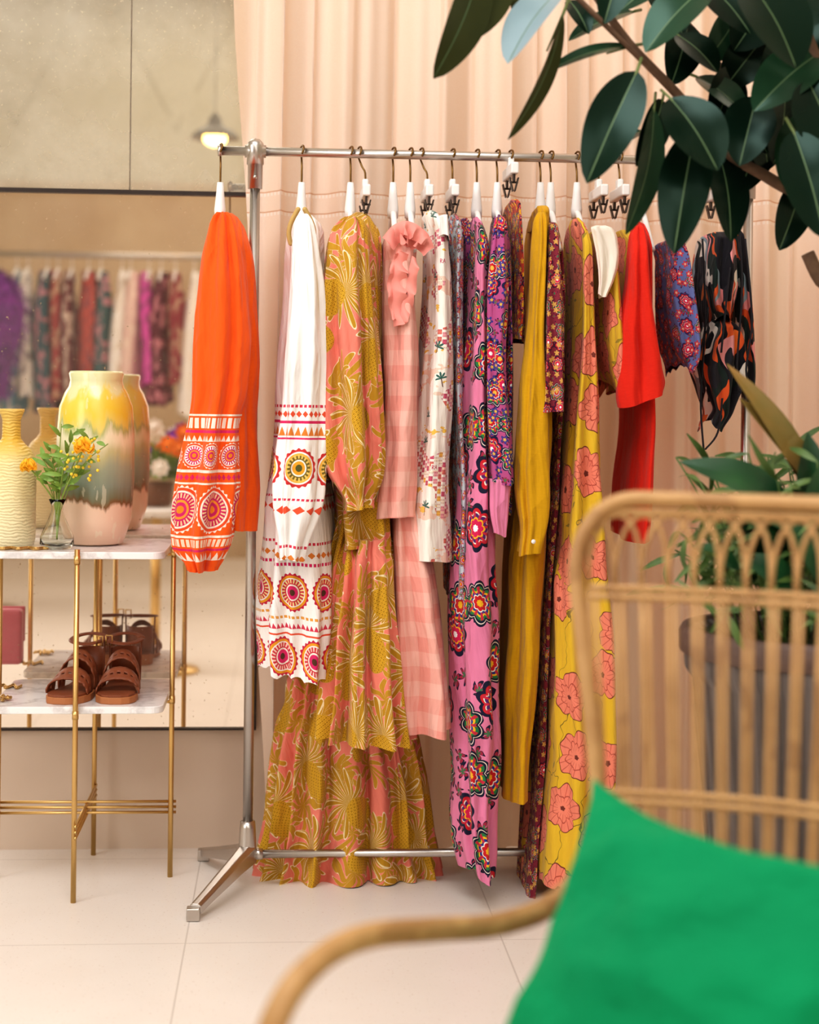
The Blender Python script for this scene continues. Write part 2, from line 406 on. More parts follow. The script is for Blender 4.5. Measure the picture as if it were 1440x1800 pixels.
    ob=bpy.data.objects.new(name,me); sc.collection.objects.link(ob)
    if parent: ob.parent=parent
    if label: ob['label']=label
    return ob
# ------------------------------------------------------------ materials
M={}
M['steel']=plain('brushed_steel','#c4beb8',.32,1.)
M['brass']=plain('polished_brass','#d9b678',.34,1.)
M['hook']=plain('dark_brass_wire','#7a5c34',.35,1.)
M['hanger']=plain('white_painted_wood','#f4f0ec',.5)
M['clip']=plain('dark_metal_clip','#4c423c',.4,.6)
M['black']=plain('black_metal_trim','#2a1c14',.4)
def marble():
    s=Sh('white_marble',.2); u,v,w=s.uv('Object'); q=s.noise(s.vec(u,v,w),7.,6.,.6)
    return s.fin(s.ramp(q,[(0,'#ebe7e5'),(.44,'#f1eeec'),(.5,'#d6d1cf'),(.55,'#f1eeec'),(1,'#f5f2f0')],False))
M['marble']=marble()
def floor_mat():
    s=Sh('cream_stone_tile',.35); u,v,w=s.uv('Object')
    fx=((u+.19)/.65).fr(); fy=((v-3.50)/.65).fr()
    g=s.m('MAXIMUM',(fx<.005),(fy<.005))
    q=s.noise(s.vec(u,v),5.,5.); sp=s.noise(s.vec(u,v),160.,2.)
    c=s.mix(q,hx('#e8ded4'),hx('#f0e8e0')); c=s.mix((sp>.68),c,hx('#daccc0')); c=s.mix(g*.5,c,hx('#ac9f94'))
    return s.fin(c)
def plaster(name,c1,c2,sc_=1.2):
    s=Sh(name,.9); u,v,w=s.uv('Object'); q=s.noise(s.vec(u,v*1.,w*1.),sc_,6.,.65); r=s.noise(s.vec(u,v,w),30.,3.)
    s.bump(r,.15,.01)
    z=w-((u*.9+.2).fr()-.5).abs()*2.2
    st=(((z*.8+.1).fr()-.5).abs()<.022)*(s.noise(s.vec(u,v,w),5.,3.)>.45)
    c=s.mix(q,hx(c1),hx(c2)); c=s.mix(st*.4,c,hx('#8f8468'))
    return s.fin(c)
def mirror(name,tint,age,dirt,dk='#8b7050',th=.64):
    s=Sh(name,.0,1.); u,v,w=s.uv('Object')
    n=s.noise(s.vec(u,v,w),110.,3.,.6); big=s.noise(s.vec(u,v,w),3.,4.,.6)
    mk=(n>th)*(big>.47)
    c=s.mix(mk,hx(tint),hx(dk))
    s.put(s.b.inputs['Base Color'],c)
    s.put(s.b.inputs['Roughness'],mk*.4+.012)
    d=s.nd('ShaderNodeBsdfDiffuse'); s.put(d.inputs['Color'],s.mix(mk*.4,s.mix(big,hx(dirt),hx(tint)),hx(dk)))
    mx=s.nd('ShaderNodeMixShader'); s.put(mx.inputs[0],big*age)
    s.nt.links.new(s.b.outputs[0],mx.inputs[1]); s.nt.links.new(d.outputs[0],mx.inputs[2])
    s.nt.links.new(mx.outputs[0],s.nt.nodes['Material Output'].inputs[0]); return s.mat
# ------------------------------------------------------------ ROOM
ZC=4.2
def slab(name,x0,x1,y0,y1,z0,z1,mat,label):
    b=MB(); b.box(((x0+x1)/2,(y0+y1)/2,(z0+z1)/2),(x1-x0,y1-y0,z1-z0)); return structure(b.obj(name,None,mat,False),label)
mwall=plaster('beige_plaster','#dcd4c2','#c9bea6'); mbase=plain('beige_stone_wall','#d9c6b4',.6,0,.6,3.,0,'#ccb6a2')
slab('floor',-3.3,3.2,-3.6,5.2,-.1,0,floor_mat(),'cream stone tiles with thin grey joints')
slab('ceiling',-3.3,3.2,-3.6,5.2,ZC,ZC+.1,plain('white_ceiling','#f2f0ec',.9),'plain off-white ceiling')
slab('wall_left',-3.4,-3.3,-3.6,5.2,0,ZC,mwall,'beige plaster side wall')
slab('wall_right',3.2,3.3,-3.6,5.2,0,ZC,mwall,'beige plaster side wall')
slab('wall_rear',-3.3,3.2,-3.7,-3.6,0,ZC,mwall,'aged beige plaster wall with damp marks')
XE=-.035
slab('wall_front',-3.3,XE,WY+.012,WY+.14,0,ZC,mbase,'smooth beige wall carrying the antique mirror')
slab('wall_recess',XE-.1,3.2,5.1,5.2,0,ZC,plain('recess_paint','#f4eae0',.9),'pale wall behind the curtain')
slab('trim_1',-3.3,3.2,-3.6,-3.56,0,2.62,plain('sandy_plaster_panel','#d8c2a4',.8,0,.9,2.,0,'#bc9f7e'),'warm sandy wall panelling')
# ------------------------------------------------------------ MIRROR
zb=W(240,1281,WY).z; zs=W(215,338,WY).z; xs=W(230,170,WY).x
mt=thing('wall_mirror','antique two-panel wall mirror with foxed spots and black trim','mirror',(-1.4,WY,zb))
b=MB(); b.box((-1.66,WY+.005,(zb+zs)/2),(3.2,.01,zs-zb)); b.obj('mirror_panel',mt,mirror('antique_mirror_lower','#f6ece0',.14,'#d8c0a0','#b8a082',.67),False,label='lower foxed mirror glass')
mup=mirror('antique_mirror_upper','#ece6d8',.66,'#cdc4ae','#a89c82')
for xa,xb_ in ((-3.26,xs-.0015),(xs+.0015,-.06)):
    b=MB(); b.box(((xa+xb_)/2,WY+.005,(ZC-.02+zs)/2),(xb_-xa,.01,ZC-.02-zs)); b.obj('mirror_panel',mt,mup,False,label='upper heavily aged mirror glass')
b=MB(); b.box((-1.66,WY-.006,zs),(3.2,.014,.010)); b.box((-1.66,WY-.004,zb),(3.2,.012,.005)); b.box((XE-.028,WY-.002,(zb+zs)/2),(.006,.01,zs-zb)); b.obj('mirror_trim',mt,M['black'],False)
# ------------------------------------------------------------ CURTAIN
def curtain_mat():
    s=Sh('peach_linen_sheer',.9); u,v,w=s.uv('Object')
    th=s.noise(s.vec(u*300,v*20,w*700),1.,2.)
    c=s.mix(th,hx('#f6e2d0'),hx('#fbeee0'))
    z1=W(600,343,4.14).z-.02; z2=W(600,378,4.14).z-.02
    for z in (z1,z2):
        c=s.mix(((w-z).abs()<.004)*((u*120.).fr()>.4),c,hx('#fff8f0')); c=s.mix(((w-z-.006).abs()<.0015),c,hx('#dcb294'))
    s.bump(th,.08,.003); s.put(s.b.inputs['Base Color'],c); s.b.inputs['Specular IOR Level'].default_value=.1
    t=s.nd('ShaderNodeBsdfTranslucent'); s.put(t.inputs['Color'],s.mix(.4,c,hx('#f2c294')))
    mx=s.nd('ShaderNodeMixShader'); mx.inputs[0].default_value=.42
    s.nt.links.new(s.b.outputs[0],mx.inputs[1]); s.nt.links.new(t.outputs[0],mx.inputs[2]); s.nt.links.new(mx.outputs[0],s.nt.nodes['Material Output'].inputs[0])
    return s.mat
cu=thing('curtain','floor-length peach linen curtain in soft vertical folds','curtain',(1.,4.14,.02))
xt=W(415,60,4.14).x; xb=W(468,1300,4.14).x; NX=760; NZ=36; vs=[]; fs=[]
for i in range(NZ+1):
    z=.015+(ZC-.05)*i/NZ; tt=min(z/2.1,1.1); xl=xb+(xt-xb)*tt
    for j in range(NX+1):
        q=j/NX; x=xl+(3.0-xl)*q
        s0=(x+.2); ph=1.9*math.sin(3.1*s0+.7)+1.3*math.sin(7.3*s0)+.4*math.sin(1.3*z+3*s0)
        a1=math.sin(2*math.pi*s0/.15+ph); a1=math.copysign(abs(a1)**.7,a1)
        y=4.158+.027*a1+.013*math.sin(2*math.pi*s0/.068+1.7*ph+.9)+.004*math.sin(2*math.pi*s0/.031+3*ph)
        y+=.005*math.sin(2.2*z+9*s0)
        vs.append((x+.008*math.sin(2*math.pi*s0/.075+2*ph),y,z))
for i in range(NZ):
    for j in range(NX):
        a=i*(NX+1)+j; fs.append((a,a+1,a+NX+2,a+NX+1))
b=MB(); b.add(vs,fs); b.obj('curtain_fabric',cu,curtain_mat())
b=MB(); b.tube([(xt-.05,4.15,ZC-.03),(3.0,4.15,ZC-.03)],.012); b.obj('curtain_rail',cu,M['steel'])
# ------------------------------------------------------------ CLOTHES RACK
XL=W(443,800,RY).x; XR=W(1314,500,RY).x; ZB=W(443,266,RY).z; ZL=W(480,1501,RY).z
rk=thing('clothing_rack','brushed steel rolling garment rail with angled splayed feet','clothes rack',((XL+XR)/2,RY,0))
XO=W(386,262,RY).x
b=MB(); b.tube([(XO,RY,ZB),(XR+.05,RY,ZB)],.0105,16); b.tube([(XO-.004,RY,ZB),(XO+.006,RY,ZB)],.0125,16); b.obj('top_rail',rk,M['steel'])
for x in (XL,XR):
    b=MB(); b.tube([(x,RY,ZL+.01),(x,RY,ZB-.02)],.0115,18); b.obj('post',rk,M['steel'])
    b=MB(); b.lathe([(.0165,-.085),(.017,-.03),(.0195,-.03),(.0195,.012),(.017,.02),(.010,.027),(.0,.03)],(x,RY,ZB),24); b.tube([(x-.024,RY,ZB),(x+.024,RY,ZB)],.0145,16)
    b.tube([(x,RY-.02,ZB-.06),(x,RY+.02,ZB-.06)],.005,8); b.obj('rail_joint',rk,M['steel'])
    sg=-1 if x==XL else 1
    b=MB(); b.lathe([(.019,-.02),(.021,0),(.018,.06),(.0165,.075),(.0,.076)],(x,RY,ZL),24); b.obj('hub',rk,M['steel'])
    for sy in (-1,1):
        p0=Vector((x,RY,ZL+.004)); p1=Vector((x+sg*.105,RY+sy*.23,.022)); dv=(p1-p0).normalized(); sd=Vector((0,0,1)).cross(dv).normalized(); up=dv.cross(sd)
        vs=[];fs=[]
        st=[(0,.022,.022),(.25,.018,.018),(.8,.014,.012),(1.,.013,.011)]
        for q,wd,ht in st:
            c=p0.lerp(p1,q)
            for a_,b_ in ((-1,-1),(1,-1),(1,.6),(.5,1),(-.5,1),(-1,.6)): vs.append(c+sd*a_*wd+up*b_*ht)
        for i in range(3):
            for j in range(6):
                k=(j+1)%6; fs.append((i*6+j,i*6+k,(i+1)*6+k,(i+1)*6+j))
        fs.append(tuple(range(5,-1,-1))); fs.append(tuple(18+j for j in range(6)))
        b=MB(); b.add(vs,fs); b.box((p1.x+sg*.004,p1.y+sy*.008,.014),(.028,.03,.026)); b.obj('foot',rk,M['steel'],False,.002)
b=MB(); b.tube([(XL,RY,ZL),(XR,RY,ZL)],.0095,16); b.tube([(XL+.015,RY,ZL),(XL+.035,RY,ZL)],.0125,16); b.tube([(XR-.035,RY,ZL),(XR-.015,RY,ZL)],.0125,16); b.obj('bottom_rail',rk,M['steel'])
# ------------------------------------------------------------ HANGERS
def hanger(px,bot=330,clips=False,tilt=0.):
    x=W(px,262,RY).x; z0=ZB; zb_=W(px,bot,RY).z
    e=thing('clothes_hanger','white wooden clip hanger with dark wire hook' if clips else 'white wooden hanger with dark brass wire hook','hanger',(x,RY,z0),'hangers on the garment rail')
    b=MB(); pts=[]
    for i in range(11):
        a=math.radians(200-i*23); pts.append((x+.004*math.sin(i*.6),RY+.0155*math.cos(a),z0+.0155*math.sin(a)))
    pts+= [(x+tilt*.5,RY+.004,z0-.03),(x+tilt,RY,z0-.045),(x+tilt,RY,zb_-.01)]
    b.tube(spl(pts,3),.0024,6); b.obj('hook',e,M['hook'])
    b=MB(); xx=x+tilt
    if not clips:
        b.tube([(xx,RY,zb_+.012),(xx,RY,zb_-.012),(xx,RY,zb_-.05),(xx,RY,zb_-.07)],[.007,.009,.013,.012],10)
        b.tube(spl([(xx,RY-.13,zb_-.155),(xx,RY-.08,zb_-.11),(xx,RY-.025,zb_-.065),(xx,RY+.025,zb_-.065),(xx,RY+.08,zb_-.11),(xx,RY+.13,zb_-.155)],4),.007,8)
        b.obj('hanger_body',e,M['hanger'])
    else:
        b.box((xx,RY,zb_-.014),(.018,.16,.026)); b.box((xx,RY,zb_+.004),(.014,.03,.03)); b.obj('hanger_body',e,M['hanger'],False,.004)
        for sy in (-1,1):
            y=RY+sy*.06; b=MB()
            b.box((xx,y,zb_-.033),(.005,.018,.022))
            b.box((xx-.006,y,zb_-.050),(.003,.018,.032),(Vector((1,0,.25)).normalized(),Vector((0,1,0)),Vector((-.25,0,1)).normalized()))
            b.box((xx+.006,y,zb_-.050),(.003,.018,.032),(Vector((1,0,-.25)).normalized(),Vector((0,1,0)),Vector((.25,0,1)).normalized()))
            b.tube([(xx-.010,y,zb_-.045),(xx+.010,y,zb_-.045)],.0025,6)
            b.obj('clip',e,M['clip'],False,.001)
for px in (388,531,617,692,722,839,875,951,969,1015,1128): hanger(px)
for px in (632,741,796,898,1053,1090,1180,1262): hanger(px,330 if px!=898 else 292,True,.014 if px in(632,741) else 0.)
# ------------------------------------------------------------ GARMENTS
def G(name,label,cat,px): return thing(name,label,cat,(W(px,330,RY).x,RY,W(px,360,RY).z))
SL=RY-.20
mo=pr_orange(); mwh=pr_white(); mp=pr_pine(); mg=pr_ging(); mtl=pr_toile()
mfk=pr_folk('folk_medallion_print_pink','#e285a8',.13,'#20203a',.8,.40); mfd=pr_folk('folk_medallion_print_violet','#b8568c',.07,'#23204a',.8,.46,'#4a3f8c',True,'#e8b850')
mft=pr_folk('small_paisley_print','#8a3040',.045,'#4a1c38',.9,.42,'#d8a85a',True,'#d8a85a'); mfb=pr_folk('blue_floral_print','#6c78ae',.055,'#3a2c5c',.9,.34,'#c8404a',True,'#e8b8a0')
mfg=pr_folk('grey_floral_print','#c4ccd2',.05,'#5a5a7c',.9,.32,'#c8667a'); mfr=pr_folk('red_yellow_folk_print','#c8452e',.05,'#3a1838',.9,.42,'#e8b02c')
mc=pr_coral(); mc2=pr_coral('coral_flower_print_close','#dab238',.13,'#8a3a2a')
mgeo=pr_geo(); mor=fabric_plain('orange_cotton','#f86c1c',.6,'#f25e14'); mwp=fabric_plain('white_cotton','#faf5f0',.5); mcr=fabric_plain('cream_lining','#f4e8d8',.4)
mmu=fabric_plain('mustard_linen','#d8a41a',.5,'#cc9912'); mred=fabric_plain('red_knit','#ea3422',.35,'#de2a18'); mpk=fabric_plain('plain_pink_cotton','#e58aae',.5)
mpr=fabric_plain('pink_linen','#f3a498',.3,'#ec9186')
g=G('orange_blouse','orange cotton blouse with embroidered medallion sleeves','blouse',388)
drape(g,'bodice',[(368,378,412),(400,372,425),(450,368,436),(600,378,444),(800,388,450),(930,396,448)],RY,.17,mor,5,.010,1,comp=False)
drape(g,'sleeve',[(372,376,410,.4),(420,366,420,.7),(500,350,430),(600,340,434),(700,336,428),(730,332,418),(800,322,417),(850,313,416),(900,308,411),(935,307,408),(960,311,402),(978,318,394,.9),(990,328,386,.75),(996,336,380,.6),(1004,340,378,.55)],SL,.055,mo,6,.009,2,rows=90,sho=.05,comp=False,hem=.002)
g=G('white_embroidered_dress','white cotton dress with red and orange medallion embroidery','dress',531)
drape(g,'bodice',[(372,508,560),(450,508,562),(700,498,568),(850,482,575),(900,470,583),(1000,464,586),(1100,460,587),(1165,459,587),(1188,462,585)],RY,.17,mwh,6,.015,3,comp=False,hem=.010,scal=9)
drape(g,'sleeve',[(375,522,548,.4),(420,518,554,.7),(500,512,562),(600,506,563),(700,498,565),(800,489,567),(860,487,566),(905,491,558),(930,498,545),(985,499,534)],SL-.02,.045,mwh,5,.009,4,sho=.05,comp=False)
b=MB()
for s_ in (-1,1):
    for i in range(30):
        q=i/29; p=W(530+s_*(6+16*math.sin(q*2.2)),368+60*q,RY-.19+.02*q); b.ell(p,(.0055,.0055,.0055),8,6)
b.obj('neck_trim',g,plain('straw_crochet','#c8a868',.8))
g=G('pineapple_maxi_dress','mustard and coral pineapple print tiered maxi dress','dress',617)
drape(g,'bodice',[(368,604,655),(430,585,664),(550,572,670),(700,575,676),(880,590,690),(960,596,692)],RY,.17,mp,6,.011,5)
drape(g,'sleeve',[(380,600,645,.5),(430,578,655,.8),(520,568,660),(650,568,664),(760,564,669),(820,568,669),(850,582,662),(872,606,648,.7),(895,604,652,1.)],SL+.01,.06,mp,7,.013,6,rows=80,sho=.06)
drape(g,'skirt_tier',[(945,608,688,.85),(962,602,692,.9),(985,590,702,1.05),(1100,584,708),(1200,580,714),(1302,572,722)],RY-.03,.17,mp,13,.017,7,sho=0,hem=.006,comp=False,even=True,cols=180)
drape(g,'hem_tier',[(900,592,690,1.,0),(1080,560,694,1.,.0),(1200,520,698,1.,.02),(1258,508,706,.9,.06),(1290,490,722,.85,.08),(1350,482,735,.75,.1),(1450,468,754,.68,.108),(1549,457,768,.68,.108)],RY,.13,mp,17,.017,8,sho=0,hem=.005,comp=False,rows=80,cols=240,even=True)
g=G('pineapple_print_blouse','short mustard and coral pineapple print blouse on a clip hanger','blouse',640)
drape(g,'bodice',[(392,640,668),(600,645,680),(880,655,692)],RY+.02,.13,mp,5,.006,9)
g=G('pink_gingham_dress','pink gingham linen dress with ruffled collar','dress',705)
drape(g,'bodice',[(400,682,740),(480,678,732),(560,676,730),(700,670,736),(820,662,738),(908,655,738)],RY-.03,.17,mg,4,.010,10,hem=.004,comp=False)
drape(g,'skirt',[(860,688,742),(1000,690,762),(1150,690,776),(1282,690,786)],RY-.01,.16,mg,6,.016,11,sho=0,comp=False,hem=.008)
def frill(parent,path,w0,amp,kk,seed,Y,lift=.012,dn=.004):
    P=spl([W(p[0],p[1],Y) for p in path],16); N=len(P); rg=random.Random(seed); ph=rg.uniform(0,6); vs=[];fs=[];m_=9
    for i in range(N):
        T=(P[min(i+1,N-1)]-P[max(i-1,0)]).normalized(); nn=T.cross(Vector((0,1,0))).normalized(); t=i/(N-1); env=max(.2,math.sin(math.pi*min(1,max(0,.06+.88*t)))**.4)
        for j in range(m_+1):
            q=j/m_; w=w0*env*q*(1+.10*math.sin(kk*1.3*t*6.28+ph))
            wv=math.sin(kk*t*6.28+ph)+.25*math.sin(kk*2.1*t*6.28+2*ph)
            vs.append(P[i]+nn*w+Vector((0,-lift*math.sin(q*1.6)-amp*wv*q**1.2,-dn*q*q))+T*(amp*.5*math.cos(kk*t*6.28+ph)*q))
    for i in range(N-1):
        for j in range(m_): fs.append((i*(m_+1)+j,i*(m_+1)+j+1,(i+1)*(m_+1)+j+1,(i+1)*(m_+1)+j))
    b=MB(); b.add(vs,fs); return b.obj('ruffle',parent,mpr,label='pink ruffled collar')
# collar frill draped over the shoulder (path reversed so that it falls downwards), then side cascade
frill(g,[(764,436),(750,408),(722,392),(694,394),(672,418)],.040,.013,4.2,1,RY-.185,.016,.012)
frill(g,[(756,420),(738,398),(712,388),(688,398)],.026,.011,3.4,2,RY-.200,.014,.010)
frill(g,[(700,440),(690,476),(688,520),(692,575)],.034,.014,3.2,3,RY-.205)
frill(g,[(724,450),(716,490),(708,530),(702,570)],.022,.012,2.8,6,RY-.212)
frill(g,[(698,560),(694,520),(696,480),(702,446)],.016,.009,3.0,4,RY-.200)
g=G('seaside_print_trousers','cream trousers with a pink and yellow seaside village print','trousers',741)
drape(g,'trouser_leg',[(365,740,768),(400,744,785),(500,742,792),(600,737,796),(750,727,797),(850,714,798),(985,706,800)],RY-.06,.13,mtl,4,.006,14,sho=.03,hem=.003,cr=.6)
drape(g,'waistband',[(382,758,782),(420,757,784)],RY-.07,.15,mwp,4,.003,15,rows=12,sho=0)
g=G('grey_floral_shirt','pale grey floral print shirt hanging in soft folds','shirt',796)
drape(g,'bodice',[(372,782,812),(500,784,815),(700,786,815),(900,790,818),(1000,780,822),(1052,782,818)],RY,.15,mfg,5,.006,16)
g=G('dark_floral_blouse','dark folk floral print blouse with narrow sleeves','blouse',812)
drape(g,'bodice',[(380,800,830),(500,800,826),(760,796,822),(990,790,826)],RY+.05,.12,mfd,5,.006,17)
g=G('pink_folk_print_dress','long pink dress with dark folk medallion print','dress',839)
drape(g,'bodice',[(376,828,852),(420,820,858),(500,814,860),(620,806,858),(700,801,858),(900,797,866),(1100,792,870),(1300,789,872),(1450,786,872),(1500,792,872),(1532,806,868)],RY-.03,.17,mfk,5,.012,18,rows=90,hem=.012)
g=G('violet_paisley_blouse','violet and black paisley blouse with pink cuffs','blouse',875)
drape(g,'bodice',[(372,864,888),(500,862,896),(650,862,900),(800,860,904),(900,858,900)],RY,.17,mfd,5,.007,19)
drape(g,'sleeve',[(380,866,888,.5),(500,858,894),(600,856,892),(700,858,895),(800,858,898),(850,860,900)],SL+.01,.05,mfd,5,.006,20,sho=.05)
drape(g,'cuff',[(842,859,900),(900,858,892),(940,866,886)],SL+.01,.045,mpk,5,.005,21,rows=16,sho=0,label='plain pink cuff')
g=G('folk_print_shorts','small red and yellow folk print garment on clips','shorts',898)
drape(g,'bodice',[(346,892,908),(400,890,914),(480,892,918),(560,888,922),(600,884,922)],RY-.03,.14,mfr,5,.006,22,sho=.02)
g=G('mustard_shirt_dress','plain mustard linen shirt dress with long cuffed sleeves','dress',951)
drape(g,'bodice',[(362,938,962),(420,934,964),(600,930,966),(750,915,966),(900,892,964),(1100,884,952),(1300,870,930),(1398,866,922)],RY+.01,.17,mmu,5,.011,23,rows=80)
drape(g,'sleeve',[(372,938,962,.5),(450,932,962),(600,926,962),(750,914,964),(830,905,964),(880,905,962),(925,912,956),(975,906,944)],SL+.01,.05,mmu,4,.008,24,sho=.05)
drape(g,'collar',[(358,936,966),(395,932,964)],RY-.06,.11,mmu,4,.003,25,rows=12,sho=.02)
b=MB(); b.ell(W(938,952,SL-.055),(.005,.003,.005)); b.obj('button',g,M['hanger'])
g=G('small_paisley_maxi_dress','long dark red and gold paisley print dress','dress',969)
drape(g,'bodice',[(385,964,984),(500,962,990),(720,958,986),(900,954,980),(1100,942,968),(1300,928,956),(1480,916,944),(1576,912,940)],RY+.02,.13,mft,5,.007,26,rows=90)
drape(g,'sleeve',[(390,962,984,.5),(500,954,986),(620,948,988),(722,940,988)],SL+.01,.05,mft,5,.006,27,sho=.05)
g=G('yellow_floral_maxi_dress','long yellow satin dress with coral flower print','dress',1015)
drape(g,'bodice',[(378,1004,1030),(420,1000,1036),(600,990,1040),(700,984,1046),(900,976,1056),(1000,966,1064),(1100,955,1074),(1300,944,1084),(1450,936,1088),(1560,930,1080)],RY-.06,.16,mc,5,.014,28,rows=90,hem=.012)
g=G('coral_flower_wrap_blouse','yellow wrap blouse with coral flowers and white lining','blouse',1053)
drape(g,'bodice',[(398,1036,1070),(480,1034,1086),(600,1036,1095),(655,1048,1090),(680,1070,1088)],RY-.05,.15,mc2,4,.007,29,sho=.03,hem=.02)
drape(g,'lining_flap',[(396,1038,1070),(412,1042,1080),(440,1048,1084),(470,1052,1082),(498,1054,1074),(520,1052,1064)],RY-.205,.010,mcr,3,.005,41,rows=40,sho=.01,comp=False,label='cream lining turned outwards at the neckline')
g=G('coral_flower_blouse','yellow blouse with large coral flowers on clips','blouse',1090)
drape(g,'bodice',[(400,1082,1106),(500,1080,1112),(620,1078,1116),(690,1080,1112)],RY,.14,mc2,5,.006,30,sho=.03)
g=G('red_knit_dress','bright red knitted short-sleeved dress','dress',1128)
drape(g,'bodice',[(384,1116,1138),(430,1112,1142),(600,1106,1148),(750,1098,1150),(865,1080,1140),(950,1078,1130)],RY,.17,mred,4,.006,31)
drape(g,'sleeve',[(395,1116,1138,.5),(450,1112,1142),(520,1108,1147),(600,1100,1156),(650,1096,1163),(690,1092,1166),(706,1096,1160)],SL+.02,.05,mred,3,.008,32,sho=.05,hem=.004,comp=False,slant=.016,pw=.9)
g=G('blue_floral_shorts','blue and red floral strappy shorts with scalloped hem','shorts',1180)
drape(g,'bodice',[(418,1156,1196),(450,1156,1206),(520,1152,1216),(580,1156,1226),(620,1162,1228),(642,1176,1220),(652,1190,1210)],RY-.05,.13,mfb,5,.010,33,sho=.015,hem=.010,top=.8,scal=6)
g=G('abstract_print_swimwear','black, orange and white abstract print swimwear with straps','swimwear',1262)
drape(g,'bodice',[(405,1252,1285),(450,1246,1294),(500,1240,1300),(540,1250,1292),(565,1262,1286)],RY-.03,.10,mgeo,5,.012,34,sho=.02,hem=.014,comp=False)
drape(g,'bikini_bottom',[(560,1262,1284),(600,1238,1300),(650,1232,1304),(690,1244,1292),(725,1256,1284),(748,1246,1266)],RY-.05,.08,mgeo,5,.012,44,sho=.02,hem=.014,comp=False)
b=MB()
for a_ in [((1235,420),(1240,560),(1232,700),(1238,800)),((1298,380),(1305,500),(1296,640),(1300,690)),((1225,480),(1222,600),(1236,690)),((1310,420),(1322,560),(1312,650),(1322,690)),((1270,700),(1262,760),(1240,790)),((1225,640),(1236,600),(1245,540)),((1284,470),(1276,540),(1268,620))]:
    b.tube(spl([W(p[0],p[1],RY-.15) for p in a_],6),.006,6,.35)
b.obj('strap',g,plain('black_fabric','#1a171c',.8))
g=G('abstract_print_halter','abstract print halter blouse in orange, black and cream','blouse',1295)
drape(g,'bodice',[(400,1290,1302),(470,1286,1310),(540,1296,1316),(600,1292,1322),(660,1300,1326),(695,1306,1322)],RY+.02,.08,mgeo,5,.008,35,sho=.02,hem=.02,comp=False)
# ------------------------------------------------------------ SIDE TABLE
TX,TY=-.450,3.992; ZT=W(145,969,3.82).z; ZS=W(145,1240,3.82).z; HW=.190
tb=thing('side_table','square two-tier white marble table with slim brass legs','side table',(TX,TY,0))
def rsq(b,cx,cy,hw,r,z0,z1,n=8):
    P=[]
    for sx,sy,a0 in ((1,1,0),(-1,1,90),(-1,-1,180),(1,-1,270)):
        for i in range(n+1):
            a=math.radians(a0+90*i/n); P.append((cx+sx*(hw-r)+r*math.cos(a),cy+sy*(hw-r)+r*math.sin(a)))
    N=len(P); b.add([(p[0],p[1],z0) for p in P]+[(p[0],p[1],z1) for p in P],[tuple(range(N-1,-1,-1)),tuple(range(N,2*N))]+[(i,(i+1)%N,(i+1)%N+N,i+N) for i in range(N)])
for z,nm in ((ZT,'tabletop'),(ZS,'shelf')):
    b=MB(); rsq(b,TX,TY,HW,.03,z-.016,z); b.obj(nm,tb,M['marble'],False,.002)
for dx,dy in ((0,-1),(0,1),(1,0),(-1,0)):
    x=TX+dx*(HW+.008); y=TY+dy*(HW+.008); b=MB(); b.tube([(x,y,0),(x,y,ZT+.006)],.0060,14)
    for z in (ZT-.022,ZS-.022): b.tube([(x,y,z),(x-dx*.03,y-dy*.03,z)],.0035,8); b.tube([(x,y,z-.004),(x,y,z+.014)],.0072,12)
    b.obj('leg',tb,M['brass'])
b=MB()
for k in (-1,0,1):
    zz_=W(150,1420,3.99).z+k*.0125
    b.tube([(TX-HW-.02,TY+.004,zz_),(TX+HW+.02,TY+.004,zz_)],.0034,8); b.tube([(TX+.004,TY-HW-.02,zz_-.006),(TX+.004,TY+HW+.02,zz_-.006)],.0034,8)
b.obj('crossbar',tb,M['brass'])
# ------------------------------------------------------------ VASES
def vase_mat():
    s=Sh('drip_glazed_ceramic',.25); u,v,w=s.uv('Object'); n=s.noise(s.vec(u*34,v*34,w*4),1.,3.); n2=s.noise(s.vec(u,v,w),18.,3.); n3=s.noise(s.vec(u*60,v*60,w*12+4),1.,3.)
    t=w/.40+(n-.5)*.34
    lo=s.ramp(w/.40+(n-.5)*.20,[(0,'#eccab0'),(.24,'#ecccb2'),(.262,'#85623e'),(.29,'#7c7c60'),(.36,'#8c9a88'),(.46,'#a4ae94'),(.53,'#c4c290'),(.6,'#e8e2bc')],False)
    hi=s.ramp(t,[(0,'#ebe6c4'),(.62,'#e9e2c0'),(.67,'#b4ba78'),(.70,'#dfcc68'),(.76,'#e2c948'),(.86,'#e2cc58'),(.91,'#d8d8a2'),(1,'#d8daa8')],False)
    c=s.mix(s.m('MINIMUM',s.m('MAXIMUM',(w/.40-.56)*12.,0.),1.),lo,hi)
    c=s.mix((n3>.62)*.35,c,hx('#efe8cc'))
    s.bump(n2,.08,.01); return s.fin(c)
vx=W(166,900,TY).x; Zt=ZT
v=thing('drip_glaze_vase','large ceramic vase with yellow, green and peach drip glaze','vase',(vx,TY+.01,Zt))
b=MB(); b.lathe([(.05,0),(.066,.005),(.084,.06),(.0895,.15),(.089,.26),(.084,.320),(.072,.352),(.063,.366),(.060,.380),(.063,.396),(.060,.402),(.055,.39),(.054,.36),(.07,.30),(.0,.02)],(vx,TY+.01,Zt),56); b.obj('vase_body',v,vase_mat())
def bottle_mat():
    s=Sh('ribbed_cream_glaze',.4); u,v,w=s.uv('Object')
    wv=(w*900.+s.noise(s.vec(u,v,w),40.,2.)*14.).sin(); n=s.noise(s.vec(u,v,w),120.,2.)
    s.bump(wv*.5+n,.35,.005)
    return s.fin(s.ramp(w/.32,[(0,'#e9ddb6'),(.6,'#e6d498'),(.68,'#dfc26a'),(.76,'#dcb244'),(1,'#e2c06a')],False))
bx=W(18,955,TY-.06).x
